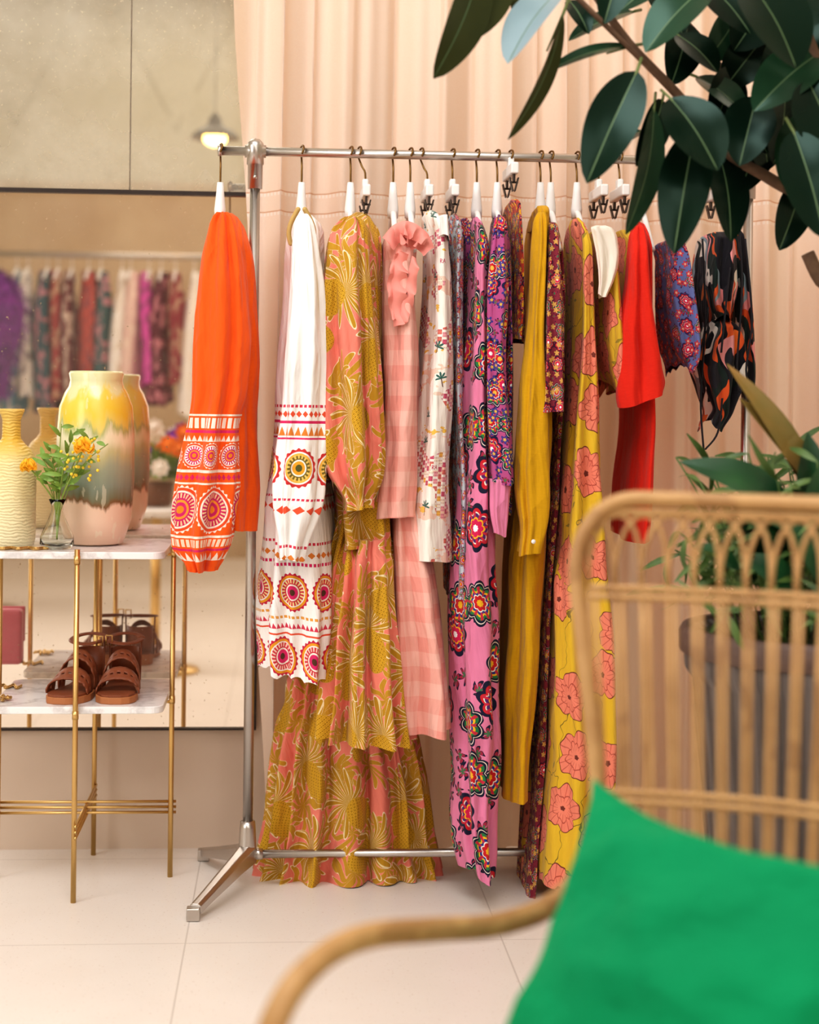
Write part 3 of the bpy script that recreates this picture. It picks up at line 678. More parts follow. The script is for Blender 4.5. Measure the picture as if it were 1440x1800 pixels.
v=thing('ribbed_bottle_vase','cream and yellow ribbed ceramic bottle vase','vase',(bx,TY-.06,Zt))
b=MB(); b.lathe([(.043,0),(.052,.004),(.056,.02),(.0565,.185),(.053,.205),(.043,.222),(.030,.234),(.0215,.246),(.0205,.258),(.0205,.288),(.025,.300),(.0285,.308),(.0285,.313),(.024,.311),(.018,.300),(.017,.25),(.0,.2)],(bx,TY-.06,Zt),48); b.obj('vase_body',v,bottle_mat())
gy=TY-.12; gx=W(100,955,gy).x
gl=Sh('clear_glass',.02); gl.b.inputs['Transmission Weight'].default_value=1.; gl.b.inputs['IOR'].default_value=1.3; gl.fin(hx('#f6f8f2'))
v=thing('glass_bud_vase','small clear glass bud vase holding yellow flowers','vase',(gx,gy,Zt))
b=MB(); b.lathe([(.0,0.001),(.03,.001),(.038,.012),(.037,.03),(.022,.062),(.0135,.085),(.013,.098),(.019,.112),(.018,.112),(.0115,.098),(.012,.085),(.020,.062),(.035,.03),(.035,.012),(.0,.006)],(gx,gy,Zt),36,False); b.obj('vase_body',v,gl.mat)
mst=plain('green_stem','#8aa048',.6); mlf=plain('fresh_leaf','#6f9440',.5,0,.8,30,0,'#8db052'); mye=plain('yellow_petal','#fcb41c',.6,0,.7,60,0,'#fdd040'); mmi=plain('mimosa_yellow','#f4d84a',.8)
def bloom(px,py,y,rad,label):
    p=W(px,py,y); e=thing('yellow_flower',label,'flower',(gx,gy,Zt+.02),'yellow flowers in the glass bud vase')
    b=MB(); b.tube(spl([(gx,gy,Zt+.02),(gx+(p.x-gx)*.1,gy,Zt+.10),(gx+(p.x-gx)*.6,(gy+y)/2,(Zt+.12+p.z)/2),p],6),.0018,6); b.obj('stem',e,mst)
    b=MB(); rgl=random.Random(px)
    b.ell(p,(rad*.6,)*3,10,8)
    for i in range(26):
        a=rgl.uniform(0,6.28); el=rgl.uniform(-.5,1.3); dv=Vector((math.cos(a)*math.cos(el),math.sin(a)*math.cos(el),math.sin(el)))
        q=p+dv*rad*.35; b.leaf(q-Vector((0,0,rad*.3)),p+dv*rad+Vector((0,0,rad*.15)),rad*1.1,dv+Vector((0,0,.1)),.5,.25,6,.7,.6)
    b.obj('blossom',e,mye)
bloom(148,785,gy-.05,.021,'open yellow ranunculus bloom on a curved stem'); bloom(50,820,gy-.04,.017,'small orange-yellow ranunculus bloom bending outward')
e=thing('greenery_sprig','leafy green sprigs with tiny yellow mimosa beads','greenery',(gx,gy,Zt+.02))
b=MB(); rgl=random.Random(4); bm_=MB(); bs=MB()
for (tx_,ty_) in [(108,745),(130,760),(88,790),(160,770),(190,780),(120,800),(70,800),(145,830),(95,820),(60,835),(112,850)]:
    yy=gy+rgl.uniform(-.03,.03); p=W(tx_,ty_,yy); path=spl([(gx,gy,Zt+.02),(gx+(p.x-gx)*.1,gy,Zt+.1),(gx+(p.x-gx)*.5,(gy+yy)/2,(Zt+.14+p.z)/2),p],6); bs.tube(path,.0012,5)
    for i in range(9,len(path),2):
        c=path[i]; dv=Vector((rgl.uniform(-1,1),rgl.uniform(-1,.6),rgl.uniform(-.2,1))).normalized(); b.leaf(c,c+dv*rgl.uniform(.022,.045),.011,(0.3,-1,.3),.2,.1,6)
for i in range(46):
    p=W(rgl.choice([140,150,128,118,165])+rgl.uniform(-12,12),rgl.choice([800,815,785,830])+rgl.uniform(-14,14),gy-.02+rgl.uniform(-.02,.02)); bm_.ell(p,(.0036,)*3,6,5)
bs.obj('stem',e,mst); b.obj('leaves',e,mlf); bm_.obj('mimosa_beads',e,mmi)['kind']='stuff'
def chain(label,pts,r=.0034):
    e=thing('gold_chain',label,'chain',pts[0]); b=MB(); P=spl(pts,8)
    for i in range(0,len(P)-1):
        d_=(P[i+1]-P[i]).normalized(); s_=d_.cross(Vector((0,0,1))); nn=Vector((0,0,1)) if i%2 else s_
        ring=[P[i]+d_*(math.cos(a)*r*1.5)+nn*(math.sin(a)*r*.9) for a in [k*math.pi/4 for k in range(9)]]; b.tube(ring,.0011,5)
    b.obj('chain_links',e,M['brass'])
chain('fine gold chain necklace laid on the marble top',[Vector((W(q,960,TY-.13).x,TY-.15+.01*math.sin(q),Zt+.004)) for q in range(4,85,8)])
chain('gold chain coiled on the lower marble shelf',[Vector((W(q,1215,TY-.12).x,TY-.11+.025*math.sin(q*.7),ZS+.004+.004*abs(math.sin(q)))) for q in range(-22,22,4)])
chain('gold bag chain trailing over the lower marble shelf',[Vector((W(q,1215,TY+.06).x,TY+.06+.02*math.sin(q*.35),ZS+.004)) for q in range(-8,40,5)])
bgx=W(-42,1200,TY).x; bg=thing('pink_handbag','small dusty pink leather handbag with gold chain','handbag',(bgx,TY+.05,ZS))
mb_=plain('dusty_pink_leather','#d56a80',.45,0,.5,60,.1,'#c65c72')
b=MB(); b.box((bgx,TY+.06,ZS+.072),(.085,.05,.14)); b.obj('bag_body',bg,mb_,False,.010)
b=MB(); b.box((bgx,TY+.031,ZS+.10),(.087,.008,.09)); b.obj('flap',bg,mb_,False,.003)
b=MB(); b.ell((bgx,TY+.025,ZS+.062),(.008,.004,.008)); b.obj('clasp',bg,M['brass'])
# sandals
ml=plain('tan_leather','#8c4c2c',.5,0,.6,50,.1,'#7a3e22'); msl=plain('brown_sole','#b07044',.6)
def sandal(px,yaw,flip,S=1.16):
    yf=TY-.165; x0=W(px,1232,yf).x; e=thing('sandal','brown leather sandal with scalloped straps and ankle buckle','sandal',(x0,yf,ZS),'pair of brown sandals on the lower shelf')
    cs,sn=math.cos(yaw),math.sin(yaw)
    def T(a,l,z): return Vector((x0+S*a*cs-l*sn*1.05,yf+S*a*sn+l*cs*1.05,ZS+z*1.15))
    prof=[(0,.012),(.008,.028),(.03,.038),(.06,.041),(.09,.037),(.13,.029),(.17,.029),(.205,.030),(.225,.024),(.235,.010)]
    def sole(z0,z1,sc_):
        b=MB(); L=[]; 
        for l,w in prof: L.append((w*sc_*1.0+.004*flip*math.sin(l*14),l))
        for l,w in reversed(prof): L.append((-w*sc_+.004*flip*math.sin(l*14),l))
        N=len(L); lift=lambda l:.0+.010*max(0,(l-.1)/.13)
        b.add([T(a,l,z0+lift(l)*(0 if z0==0 else 1)) for a,l in L]+[T(a,l,z1+lift(l)) for a,l in L],[tuple(range(N-1,-1,-1)),tuple(range(N,2*N))]+[(i,(i+1)%N,(i+1)%N+N,i+N) for i in range(N)]); return b
    sole(0,.014,1.).obj('sole',e,msl,False,.002); sole(.014,.018,.93).obj('footbed',e,ml,False,.001)
    def strap(l0,l1,w0,w1,h0,h1,nm='strap',scal=.004):
        b=MB(); vs=[];fs=[];n=36;m_=7
        for i in range(n+1):
            a=math.pi*i/n
            for j in range(m_+1):
                q=j/m_; w=w0+(w1-w0)*q; h=h0+(h1-h0)*q; l=l0+(l1-l0)*q
                if j in(0,m_): l+= (1 if j else -1)*scal*abs(math.sin(i*math.pi/4))
                vs.append(T(w*math.cos(a),l,.014+h*math.sin(a)**.75))
        for i in range(n):
            for j in range(m_):
                p=i*(m_+1)+j
                if j in (3,) and i%4 in (1,2): continue
                fs.append((p,p+m_+1,p+m_+2,p+1))
        b.add(vs,fs); o=b.obj(nm,e,ml); s_=o.modifiers.new('thick','SOLIDIFY'); s_.thickness=.003
    strap(.046,.084,.040,.037,.028,.046); strap(.108,.136,.036,.033,.060,.074)
    b=MB(); P=[]
    for i in range(25):
        a=2*math.pi*i/24; P.append(T(.032*math.cos(a),.185+.038*math.sin(a),.105+.006*math.sin(a)))
    b.tube(P,.009,8,.3); b.tube([T(.03,.19,.02),T(.032,.19,.105)],.005,6,.4); b.tube([T(-.03,.19,.02),T(-.032,.19,.105)],.005,6,.4); b.obj('ankle_strap',e,ml)
    b=MB(); vs=[];
    for i in range(13):
        a=math.pi*i/12
        for z in (.02,.085): vs.append(T(.029*math.cos(a),.195+.034*math.sin(a),z))
    b.add(vs,[(2*i,2*i+2,2*i+3,2*i+1) for i in range(12)]); o=b.obj('heel_cup',e,ml); s_=o.modifiers.new('thick','SOLIDIFY'); s_.thickness=.003
    b=MB(); c=T(.030*flip,.160,.105); b.tube([c+Vector((-.006,-.008,.011)),c+Vector((.008,-.008,.011)),c+Vector((.008,-.008,-.011)),c+Vector((-.006,-.008,-.011)),c+Vector((-.006,-.008,.011))],.0018,6); b.obj('buckle',e,M['brass'])
sandal(104,-.22,1); sandal(202,-.02,-1)
# ------------------------------------------------------------ RATTAN CHAIR
def rattan():
    s=Sh('honey_rattan',.5); u,v,w=s.uv('Object'); n=s.noise(s.vec(u,v,w),25.,4.); n2=s.noise(s.vec(u,v,w),9.,2.)
    c=s.mix(n,hx('#a37848'),hx('#d4aa74')); return s.fin(s.mix((n2>.58)*.35,c,hx('#805430')))
mr=rattan(); O=Vector((.372,2.182,0))+R*.026; A=Vector((.802,-.597,0)); Fw=Vector((-.597,-.802,0)); CWD=.60
ch=thing('rattan_armchair','honey rattan lounge chair with looped spindle back and curved arms','armchair',O+A*.3+Fw*.25)
def B(s,z):
    w=.80+.20*min(1,max(0,(z-.40)/.50)); ss=.3+(s-.3)*w
    return O+A*ss-Fw*(.075*math.sin(math.pi*s/CWD))+Fw*((.98-z)*.12)+Vector((0,0,z))
ZS2=.30
b=MB(); P=[B(0,.02),B(0,.3),B(0,.6),B(-.010,.80),B(-.014,.90),B(.0,.955),B(.035,.984)]+[B(s,.987) for s in (.1,.2,.3,.4,.5)]+[B(.56,.982),B(.60,.955),B(.612,.90),B(.608,.8),B(.6,.6),B(.6,.3),B(.6,.02)]
b.tube(spl(P,6),.0105,10); b.obj('back_frame',ch,mr)
b=MB()
for z,rd in ((.862,.0048),(.873,.0048),(.61,.0048),(.621,.0048),(.36,.009)):
    b.tube([B(.6*i/40,z) for i in range(41)],rd,8)
N=19
for i in range(N+1):
    s=.6*i/N; b.tube([B(s+.0,z) for z in (.31,.45,.6,.75,.870)],.0036,7); b.tube([B(min(.6,s+.0085),z) for z in (.31,.45,.6,.75,.870)],.0032,7)
for i in range(-1,N):
    s0=.6*i/N; wd=.6/N*2.0
    pts=[B(min(.6,max(0,s0+wd/2-wd/2*math.cos(math.pi*k/12))),.866+.100*math.sin(math.pi*k/12)**.7) for k in range(13)]; b.tube(pts,.0034,7)
b.tube([B(.6*i/40,.970) for i in range(41)],.0055,8)
b.obj('backrest',ch,mr)
arm=[C(1052,1470,2.17),C(1030,1530,2.11),C(965,1593,2.03),C(870,1626,1.95),C(765,1634,1.87),C(660,1643,1.80),C(590,1668,1.745),C(532,1715,1.70),C(492,1775,1.67),C(468,1850,1.66),C(452,2000,1.66),C(450,2350,1.68),C(455,2690,1.69)]
def mir(p):
    q=p-O; s=q.x*A.x+q.y*A.y; return p+A*(2*(.3-s))
for ar in (arm,[mir(p) for p in arm]):
    b=MB(); b.tube(spl(ar,7),[.013,.0135,.0135,.0135,.0135,.014,.0145,.015,.015],12); b.obj('arm',ch,mr)
b=MB(); ns=24; ring=[]
for i in range(ns):
    a=2*math.pi*i/ns; c,s_=math.cos(a),math.sin(a); ring.append((.3+.27*math.copysign(abs(c)**.6,c),.27+.30*math.copysign(abs(s_)**.6,s_)))
vs=[O+A*p[0]+Fw*p[1]+Vector((0,0,z)) for z in (ZS2-.05,ZS2-.002) for p in ring]
b.add(vs,[tuple(range(ns-1,-1,-1)),tuple(range(ns,2*ns))]+[(i,(i+1)%ns,(i+1)%ns+ns,i+ns) for i in range(ns)]); b.obj('seat',ch,mr,False,.01)
for s_ in (.03,.57):
    b=MB(); b.tube([O+A*s_+Fw*.5+Vector((0,0,ZS2-.03)),O+A*s_+Fw*.55+Vector((0,0,0))],.015,10); b.obj('leg',ch,mr)
# pillow
def vel():
    s=Sh('emerald_velvet',.8); u,v,w=s.uv('Object'); n=s.noise(s.vec(u,v,w),7.,4.); n2=s.noise(s.vec(u,v,w),4.,3.); s.bump(n,.7,.06); s.b.inputs['Sheen Weight'].default_value=.25; s.b.inputs['Sheen Tint'].default_value=hx('#30d898'); s.b.inputs['Specular IOR Level'].default_value=.2
    return s.fin(s.mix(n2,hx('#00764a'),hx('#009c62')))
def cp(s,f,z): return O+A*s+Fw*f+Vector((0,0,z))
K=[cp(.092,.175,.668),cp(.54,.225,.640),cp(.055,.43,.335),cp(.50,.48,.30)]
cen=(K[0]+K[1]+K[2]+K[3])/4; nrm=(K[1]-K[0]).cross(K[2]-K[0]).normalized()
if nrm.y>0: nrm=-nrm
pl=thing('cushion','plush emerald green velvet square cushion','cushion',cen); n=48; vs=[];fs=[]
for side in (1,-1):
    for i in range(n+1):
        for j in range(n+1):
            u,v=i/n,j/n; p=K[0]*(1-u)*(1-v)+K[1]*u*(1-v)+K[2]*(1-u)*v+K[3]*u*v
            ed=(16*u*(1-u)*v*(1-v))
            bul=.095*ed**.5
            wr=.016*mnoise.noise((u*5+v*2,v*4,side*3.))*min(1,ed*3)+.022*(.5-abs(mnoise.noise((u*3-v*3,v*3+u*2,side*7.))))*min(1,ed*4)
            pin=.046*(1-abs(2*u-1)**2)*abs(2*v-1)**3; pin2=.034*(1-abs(2*v-1)**2)*abs(2*u-1)**3
            p=p+(K[2]-K[0]).normalized()*(pin if v<.5 else -pin)+(K[1]-K[0]).normalized()*(pin2 if u<.5 else -pin2)
            vs.append(p+nrm*side*(bul+wr))
for sd in (0,1):
    o=sd*(n+1)**2
    for i in range(n):
        for j in range(n):
            q=(o+i*(n+1)+j,o+(i+1)*(n+1)+j,o+(i+1)*(n+1)+j+1,o+i*(n+1)+j+1); fs.append(q if sd else q[::-1])
b=MB(); b.add(vs,fs); b.obj('cushion_cover',pl,vel())
# ------------------------------------------------------------ PLANTERS
px0,py0=.965,2.98
po=thing('potted_palm','bushy green plant in a tall ribbed grey planter','potted plant',(px0,py0,0))
def pot_mat():
    s=Sh('grey_ribbed_fibreclay',.7); u,v,w=s.uv('Object'); a=s.m('ARCTAN2',v,u); rb_=(a*44.).sin(); s.bump(rb_+s.noise(s.vec(u,v,w),30.,3.),.6,.01)
    n=s.noise(s.vec(u,v,w),9.,4.); c=s.mix(n,hx('#5c524e'),hx('#7e746e')); return s.fin(s.mix((rb_<-.5)*.5,c,hx('#3c3430')))
b=MB(); b.lathe([(.16,0),(.175,.01),(.232,.62),(.245,.64),(.250,.705),(.238,.71),(.225,.70),(.20,.66),(0,.66)],(px0,py0,0),56); b.obj('planter',po,pot_mat())
b=MB(); b.lathe([(.252,.668),(.255,.672),(.256,.705),(.25,.715),(.236,.715),(.236,.66)],(px0,py0,0),56,False); b.obj('rim',po,plain('dark_rattan_rim','#54403a',.6,0,.6,60,.2,'#6e584c'))
b=MB(); b.lathe([(0.0,.700),(.234,.698),(.234,.67)],(px0,py0,0),40,False); b.obj('soil',po,plain('dark_soil','#3a3020',.95,0,.8,60,.6,'#3f4a24'))
b=MB(); rgl=random.Random(11)
for i in range(170):
    a=rgl.uniform(0,6.28); r0=rgl.uniform(.02,.20); p=Vector((px0+r0*math.cos(a),py0+r0*math.sin(a),.69)); hgt=rgl.uniform(.05,.34); out=rgl.uniform(.03,.15)
    q=p+Vector((math.cos(a)*out,math.sin(a)*out,hgt)); P=spl([p,p.lerp(q,.5)+Vector((0,0,.04)),q],3)
    b.tube(P,.0016,4)
    for k in range(4):
        c=P[-1-k]; dv=Vector((rgl.uniform(-1,1),rgl.uniform(-1,1),rgl.uniform(-.8,.7))).normalized(); b.leaf(c,c+dv*rgl.uniform(.05,.11),.013,(rgl.uniform(-1,1),-.6,.5),.2,.12,6)
b.obj('foliage',po,plain('palm_green','#345024',.5,0,.9,20,0,'#668040'))
b=MB(); bl=plain('broad_leaf_green','#123824',.35,0,.8,14,0,'#2a5a30')
def lfz(b,bp,tp,wpx,z,nr,**k): b.leaf(C(bp[0],bp[1],z),C(tp[0],tp[1],z-.02),wpx*z/F,nr,**k)
for bp,tp,w_,z_ in [((1400,905),(1195,812),70,2.9),((1440,960),(1235,870),48,2.9),((1400,1000),(1420,760),90,2.93),((1440,1000),(1500,760),110,2.9),((1380,960),(1290,900),44,2.88),((1420,980),(1440,820),100,2.86),((1300,1000),(1215,960),36,2.88),((1370,1020),(1350,830),70,2.95),((1330,1030),(1290,870),54,2.97),((1400,1040),(1300,980),60,2.84),((1460,1040),(1380,920),80,2.82)]:
    lfz(b,bp,tp,w_,z_,(.3,-1,.6),droop=.12)
b.obj('broad_leaves',po,bl)
b=MB()
for bp,tp,w_ in [((1440,890),(1278,640),50),((1470,900),(1300,700),54),((1480,1000),(1445,690),60)]: lfz(b,bp,tp,w_,2.95,(.3,-1,.3),droop=.08,sh=.8)
b.obj('strap_leaves',po,plain('yellow_green_leaf','#56602a',.5,0,.9,8,0,'#a0743a'))
# rubber plant
rp=thing('rubber_plant','tall rubber fig with large glossy dark green leaves','potted plant',(1.45,2.9,0))
b=MB(); b.lathe([(.14,0),(.15,.01),(.19,.40),(.19,.42),(.175,.42),(.165,.36),(0,.36)],(1.45,2.9,0),40); b.obj('planter',rp,plain('terracotta_pot','#a8623f',.8,0,.5,20,.1,'#9a5535'))
mbk=plain('brown_bark','#5e4636',.8,0,.8,60,.3,'#7a5f4a'); b=MB()
tk=Vector((1.45,2.9,.36))
J=C(1500,480,3.25)
b.tube(spl([tk,(1.43,2.95,.8),(1.36,3.1,1.1),J],8),[.020,.018,.016],10)
b.tube(spl([J,C(1440,372,3.22),C(1350,312,3.2),C(1275,265,3.18),C(1190,165,3.15),C(1105,75,3.1),C(1040,-20,3.1),C(1000,-90,3.1)],6),[.014,.012,.010,.009,.0075,.007],10)
b.tube(spl([J,C(1480,330,3.3),C(1400,260,3.3),C(1300,170,3.3),C(1240,80,3.3),C(1190,20,3.3),C(1150,-60,3.3)],6),[.013,.010,.008,.006],9)
b.tube(spl([J,C(1452,500,3.2),C(1420,445,3.2)],5),[.014,.013],9)
b.tube(spl([C(1440,372,3.22),C(1460,200,3.1),C(1420,60,3.1),C(1380,-60,3.1)],5),[.012,.008],9)
b.tube(spl([C(1190,165,3.15),C(1050,30,3.05),C(960,-60,3.05)],4),[.006,.004],7)
b.obj('trunk',rp,mbk)
def rub(nm,c1,c2,rg_,sp):
    s=Sh(nm,rg_); u,v,w=s.uv('Object'); n=s.noise(s.vec(u,v,w),6.,2.); s.b.inputs['Specular IOR Level'].default_value=sp
    s.b.inputs['Specular Tint'].default_value=hx('#b8e0d0')
    return s.fin(s.mix(n,hx(c1),hx(c2)))
L=MB(); ST=MB()
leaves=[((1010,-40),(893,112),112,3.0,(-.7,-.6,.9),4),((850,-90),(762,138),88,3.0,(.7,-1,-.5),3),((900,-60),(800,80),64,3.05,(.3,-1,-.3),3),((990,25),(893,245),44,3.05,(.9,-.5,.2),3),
((1112,80),(958,128),32,3.1,(.1,-.8,1),2),((1115,20),(1000,72),44,3.2,(.1,-.6,1),2),((1120,125),(1032,322),86,3.0,(-.2,-1,.15),0),((1165,175),(1118,292),56,3.15,(.5,-1,0),0),
((1178,172),(1262,300),104,3.0,(.1,-1,.35),0),((1150,190),(1100,412),60,3.12,(.7,-1,-.1),2),((1222,228),(1185,446),84,3.05,(-.3,-1,0),0),((1225,135),(1312,205),64,3.2,(0,-.7,.9),2),((1262,262),(1285,425),72,3.2,(.3,-1,.1),0),
((1330,170),(1300,292),84,3.15,(-.2,-1,.3),0),((1445,90),(1325,196),92,3.1,(0,-.8,.7),2),((1395,230),(1450,420),95,3.0,(-.1,-1,.2),0),((1310,-40),(1400,120),130,3.0,(.3,-1,.3),0),((1250,-30),(1135,92),84,3.1,(-.3,-.8,.6),2),
((1190,60),(1262,128),60,3.2,(.2,-1,.5),0),((1090,-60),(1062,42),56,3.1,(.1,-.8,.6),0),((1180,-40),(1090,20),56,3.2,(0,-.7,.7),2),((1440,-30),(1360,60),110,3.1,(-.2,-1,.3),0),((1340,70),(1270,160),70,3.25,(.2,-1,.5),0),
((1350,300),(1330,200),60,3.25,(0,-1,.4),0),((1420,140),(1480,300),110,3.05,(0,-1,.1),0),((1130,230),(1040,280),40,3.2,(0,-.7,1),0),((1480,300),(1392,345),70,3.1,(0,-1,.5),0),((1000,0),(1035,60),40,3.15,(.2,-1,.2),0),((1300,20),(1240,110),62,3.25,(.4,-1,.1),2),((1380,150),(1360,290),80,3.22,(.4,-1,.1),0),
((1240,-30),(1320,60),80,3.15,(.2,-1,.2),0),((1400,60),(1340,180),80,3.2,(.2,-1,.2),0),((1290,120),(1250,230),70,3.22,(.3,-1,.1),0),((1440,200),(1380,330),90,3.15,(-.2,-1,.2),2),
((1210,40),(1180,150),66,3.26,(.2,-1,.2),0),((1360,-20),(1290,90),90,3.26,(.2,-1,.3),0),((1420,20),(1440,170),100,3.2,(-.2,-1,.3),0),((1280,190),(1350,270),74,3.26,(.1,-1,.4),0),((1150,-30),(1200,60),70,3.28,(.1,-1,.4),0),((1340,210),(1300,340),70,3.28,(.1,-1,.2),0),((1410,320),(1370,440),60,3.24,(.1,-1,.2),0),((960,-50),(900,20),60,3.1,(.2,-1,.2),3)]
for bp,tp,w_,z,nr,bd in leaves:
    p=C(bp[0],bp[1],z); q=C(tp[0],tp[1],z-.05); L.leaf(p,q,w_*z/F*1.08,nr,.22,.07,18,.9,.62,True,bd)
    ST.tube([p+(q-p)*-.14+Vector((0,.02,0)),p,p+(q-p)*.3],[.003,.0028,.0016],6)
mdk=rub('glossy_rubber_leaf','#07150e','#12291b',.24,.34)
L.obj('leaves',rp,[mdk,plain('leaf_midrib','#56704a',.5),rub('mid_green_rubber_leaf','#16301f','#2c4c34',.24,.4),rub('olive_leaf_underside','#2c3018','#50522e',.5,.2),rub('painted_sheen_leaf','#4a666a','#b4c6cc',.35,.5)]); ST.obj('leaf_stalks',rp,plain('leaf_stalk','#6a7a44',.5))['kind']='stuff'  # palest leaf material has the sky's bluish reflection painted into its colour
# ------------------------------------------------------------ THINGS SEEN IN THE MIRROR
VY=-1.05; VV=2*WY-VY
def RW(px,py,y=VY):
    p=W(px,py,2*WY-y); return Vector((p.x,y,p.z))
rb=RW(240,450).z; x0=RW(20,450).x; x1=RW(445,450).x
rk2=thing('clothing_rack','steel garment rail crowded with clothes on white hangers','clothes rack',((x0+x1)/2,VY,0))
b=MB(); b.tube([(x0-.4,VY,rb),(x1+.35,VY,rb)],.016,10); b.obj('top_rail',rk2,M['steel'])
for x in (x0-.4,x1+.35):
    b=MB(); b.tube([(x,VY,.02),(x,VY,rb)],.013,10); b.obj('post',rk2,M['steel']); b=MB(); b.tube([(x,VY-.25,.015),(x,VY+.25,.015)],.013,8); b.obj('foot',rk2,M['steel'])
cols=['#4c7f94','#f4efe8','#35606e','#a43a40','#6a1a28','#b84a44','#2f5c62','#f8f4f0','#e8c8c0','#d850b0','#5a1830','#8a2838','#f8f2ec','#efe0d8','#d84a6a','#f2eae4','#90a0c0','#f0c4b0']
def blur_fab(i,c):
    s=Sh('shop_garment_fabric',.85); u,v,_=s.uv(); n=s.noise(s.vec(u,v),14.,2.); c2=['#f8e8d8','#50304a','#f0a0b0','#d8c0a0'][i%4]
    return s.fin(s.mix(s.m('MULTIPLY',(n>.55),.6),hx(c),hx(c2)))
nm=['printed_dress','blouse','shirt','long_cardigan']; rgr=random.Random(12)
for i,c in enumerate(cols):
    xx=x0+(x1-x0+.1)*(i+.4)/len(cols)+rgr.uniform(-.02,.02); ln=rgr.uniform(.62,.86); wd=rgr.uniform(.038,.062)
    e=thing(nm[i%4],'soft garment hanging on a crowded shop rail','clothing',(xx,VY,rb-.1),'clothes on the reflected shop rail')
    rws=14; vs=[];fs=[];n=24; ph=rgr.uniform(0,6)
    for r_ in range(rws):
        q=r_/(rws-1); z=rb-.09-ln*q; h=.2*min(1,.25+2.2*q); a_=wd*(.6+.5*min(1,q*3)+.2*q)
        for j in range(n):
            th=2*math.pi*j/n; rp_=1+.3*math.sin(5*th+ph)*q
            vs.append((xx+a_*rp_*math.cos(th)+.018*math.sin(3*q+ph),VY+h*math.sin(th)*(1+.05*math.sin(7*th)),z+.02*math.sin(2*th+ph)*q))
    for r_ in range(rws-1):
        for j in range(n):
            k=(j+1)%n; fs.append((r_*n+j,(r_+1)*n+j,(r_+1)*n+k,r_*n+k))
    b=MB(); b.add(vs,fs); b.obj('cloth',e,blur_fab(i,c))
    me=e.children[0].data; ul=me.uv_layers.new(name='UVMap')
    for lp in me.loops:
        co=me.vertices[lp.vertex_index].co; ul.data[lp.index].uv=(co.x*3+co.y+i,co.z)
    b=MB(); b.tube([(xx,VY,rb+.012),(xx,VY,rb-.08)],.003,6); b.tube([(xx,VY-.15,rb-.14),(xx,VY,rb-.075),(xx,VY+.15,rb-.14)],.009,6); b.obj('hanger',e,M['hanger'])
pj=RW(-14,590,-.6); e=thing('fluffy_purple_jacket','fluffy bright purple jacket hanging on a stand','jacket',(pj.x,-.6,pj.z-.4))
b=MB(); rgl=random.Random(5)
zt=RW(0,470,-.6).z; zb2=RW(0,700,-.6).z; H_=zt-zb2
pf_=[(.05,-H_),(.085,-H_*.9),(.10,-H_*.72),(.155,-H_*.5),(.165,-H_*.3),(.13,-H_*.14),(.07,-.04),(.0,0)]
b.lathe(pf_,(pj.x,-.6,zt),28)
for i in range(1300):
    a=rgl.uniform(0,6.28); q=rgl.uniform(0.02,1); z=zt-H_*q; r0=float(np.interp(q,[-p[1]/H_ for p in reversed(pf_)],[p[0] for p in reversed(pf_)])); c=Vector((pj.x+r0*math.cos(a),-.6+r0*math.sin(a),z)); dv=Vector((math.cos(a),math.sin(a),rgl.uniform(-1.2,.4)))
    b.leaf(c,c+dv*.045,.014,(0,0,1),.2,.1,3)
b.obj('jacket_body',e,plain('purple_fur','#9a30ae',.9,0,1.,20,0,'#5a1478'))
b=MB(); b.tube([(pj.x,-.6,0.01),(pj.x,-.6,zt+.02)],.012,8); b.lathe([(.15,0),(.15,.015),(.0,.02)],(pj.x,-.6,0),24); b.obj('stand',e,M['steel'])
# pendant lamp
lp=RW(378,244,-.55); e=thing('pendant_lamp','dark metal pendant lamp with a glowing bulb','lamp',(lp.x,lp.y,lp.z+.1))
b=MB(); b.lathe([(.128,0),(.124,.012),(.09,.045),(.042,.068),(.032,.105),(.014,.13),(.004,.14)],lp,32,False); b.obj('lamp_shade',e,plain('dark_bronze_shade','#4a3a24',.4,.3))
b=MB(); b.tube([(lp.x,lp.y,lp.z+.13),(lp.x,lp.y,ZC)],.0022,6); b.obj('cord',e,M['black'])
bu=Sh('warm_bulb'); bu.b.inputs['Emission Color'].default_value=hx('#ffcf6a'); bu.b.inputs['Emission Strength'].default_value=16.; bu.fin(hx('#ffffff'))
b=MB(); b.ell((lp.x,lp.y,lp.z+.002),(.06,.06,.042),16,10); b.obj('bulb',e,bu.mat)
# flower table in reflection
fy=1.45; fc=RW(275,890,fy); e=thing('pedestal_table','round pale display table on a metal column','table',(fc.x,fy,0))
zt=fc.z; b=MB(); b.lathe([(.0,-.03),(.24,-.03),(.245,-.01),(.24,0),(0,0)],(fc.x,fy,zt),40); b.obj('tabletop',e,M['marble'])
b=MB(); b.tube([(fc.x,fy,.01),(fc.x,fy,zt-.02)],.02,12); b.lathe([(.18,0),(.18,.012),(.02,.03)],(fc.x,fy,0),32); b.obj('pedestal',e,M['brass'])
e=thing('flower_arrangement','mixed bouquet of white, purple and orange flowers in a pot','flowers',(fc.x,fy,zt))
b=MB(); b.lathe([(.05,0),(.06,.01),(.07,.10),(.065,.10),(.05,.02),(0,.02)],(fc.x,fy,zt),28); b.obj('pot',e,plain('brown_pot','#7a5036',.6))
b=MB(); rgl=random.Random(9)
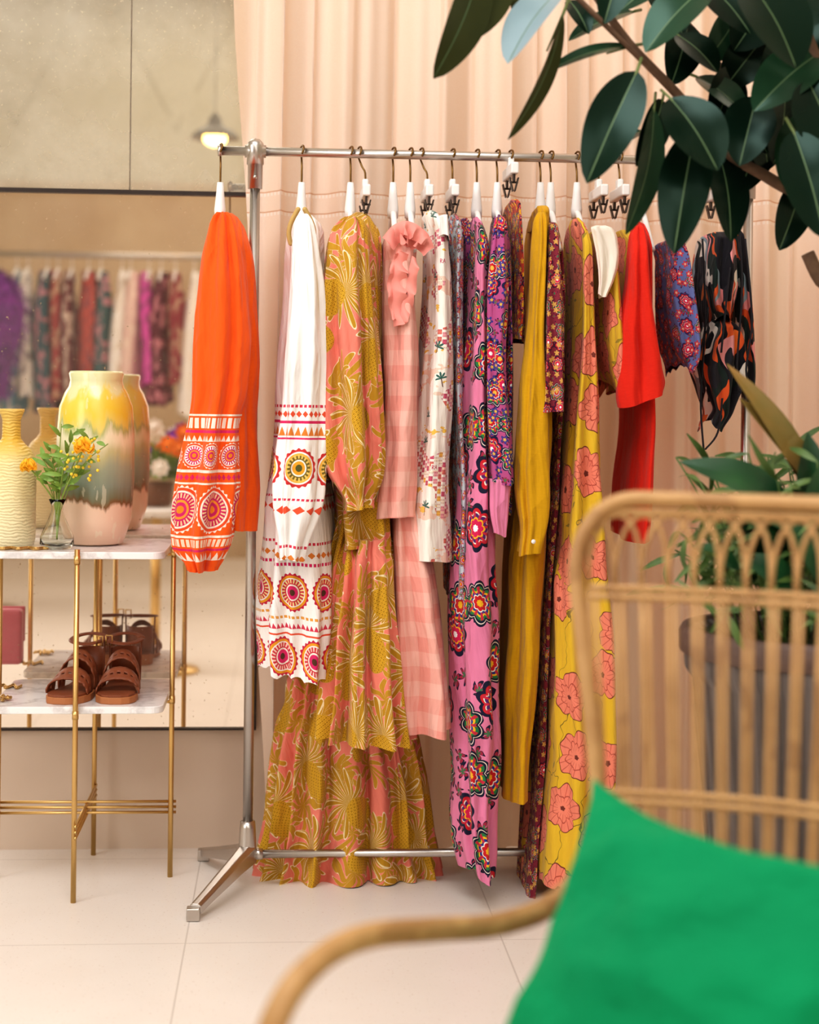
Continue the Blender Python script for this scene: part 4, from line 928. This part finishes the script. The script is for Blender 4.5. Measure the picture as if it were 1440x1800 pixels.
for i in range(120):
    dv=Vector((rgl.uniform(-1,1),rgl.uniform(-1,1),rgl.uniform(-.1,1))).normalized(); c=Vector((fc.x,fy,zt+.12)); b.leaf(c+dv*.03,c+dv*rgl.uniform(.09,.19),.03,(rgl.uniform(-1,1),-1,1),.2,.1,6)
b.obj('leaves',e,mlf)
for j,cc in enumerate(['#fcf8f2','#9a3ac8','#ff8a1a','#ffc830','#fcf4ee']):
    b=MB()
    for i in range(11):
        dv=Vector((rgl.uniform(-1,1),rgl.uniform(-1,1),rgl.uniform(.0,1))).normalized(); c=Vector((fc.x,fy,zt+.13))+dv*rgl.uniform(.14,.21)
        for k in range(8):
            a=k*math.pi/4; b.leaf(c,c+Vector((math.cos(a)*.040,.005,math.sin(a)*.040)),.03,(0,-1,0),.3,.2,4)
        b.ell(c,(.016,.016,.016),8,6)
    b.obj('blossom',e,plain('petal_'+['white','purple','orange','yellow','cream'][j],cc,.7),label='cluster of flower heads')
# ------------------------------------------------------------ LIGHTS
def area(name,loc,tgt,sx,sy,e,col):
    l=bpy.data.lights.new(name,'AREA'); l.shape='RECTANGLE'; l.size=sx; l.size_y=sy; l.energy=e; l.color=hx(col)[:3]; o=bpy.data.objects.new(name,l); sc.collection.objects.link(o)
    o.location=loc; o.rotation_euler=(Vector(tgt)-Vector(loc)).to_track_quat('-Z','Y').to_euler(); return o
area('ceiling_softbox_light',(-.3,1.9,4.05),(.3,3.4,.6),2.2,1.8,92,'#f9fbff')
area('rear_ceiling_light',(0,-1.8,4.1),(0,-1.4,0),3.,2.5,66,'#fffcf6')
area('left_fill_light',(-3.1,1.4,2.2),(.2,3.9,1.),2.0,2.4,82,'#f9fbff')  # added fill from the left; the wall here has no window
area('front_fill_light',(1.5,-1.6,2.2),(.5,3.9,.8),2.0,2.0,30,'#fffcfa')  # invented frontal fill behind the camera, brightens the hanging garments
area('window_light',(1.3,4.95,2.6),(1.0,4.15,1.7),3.2,2.4,38,'#fff2e6')
w=bpy.data.worlds.new('world'); sc.world=w; w.use_nodes=True; w.node_tree.nodes['Background'].inputs[0].default_value=hx('#fff0e0'); w.node_tree.nodes['Background'].inputs[1].default_value=.4
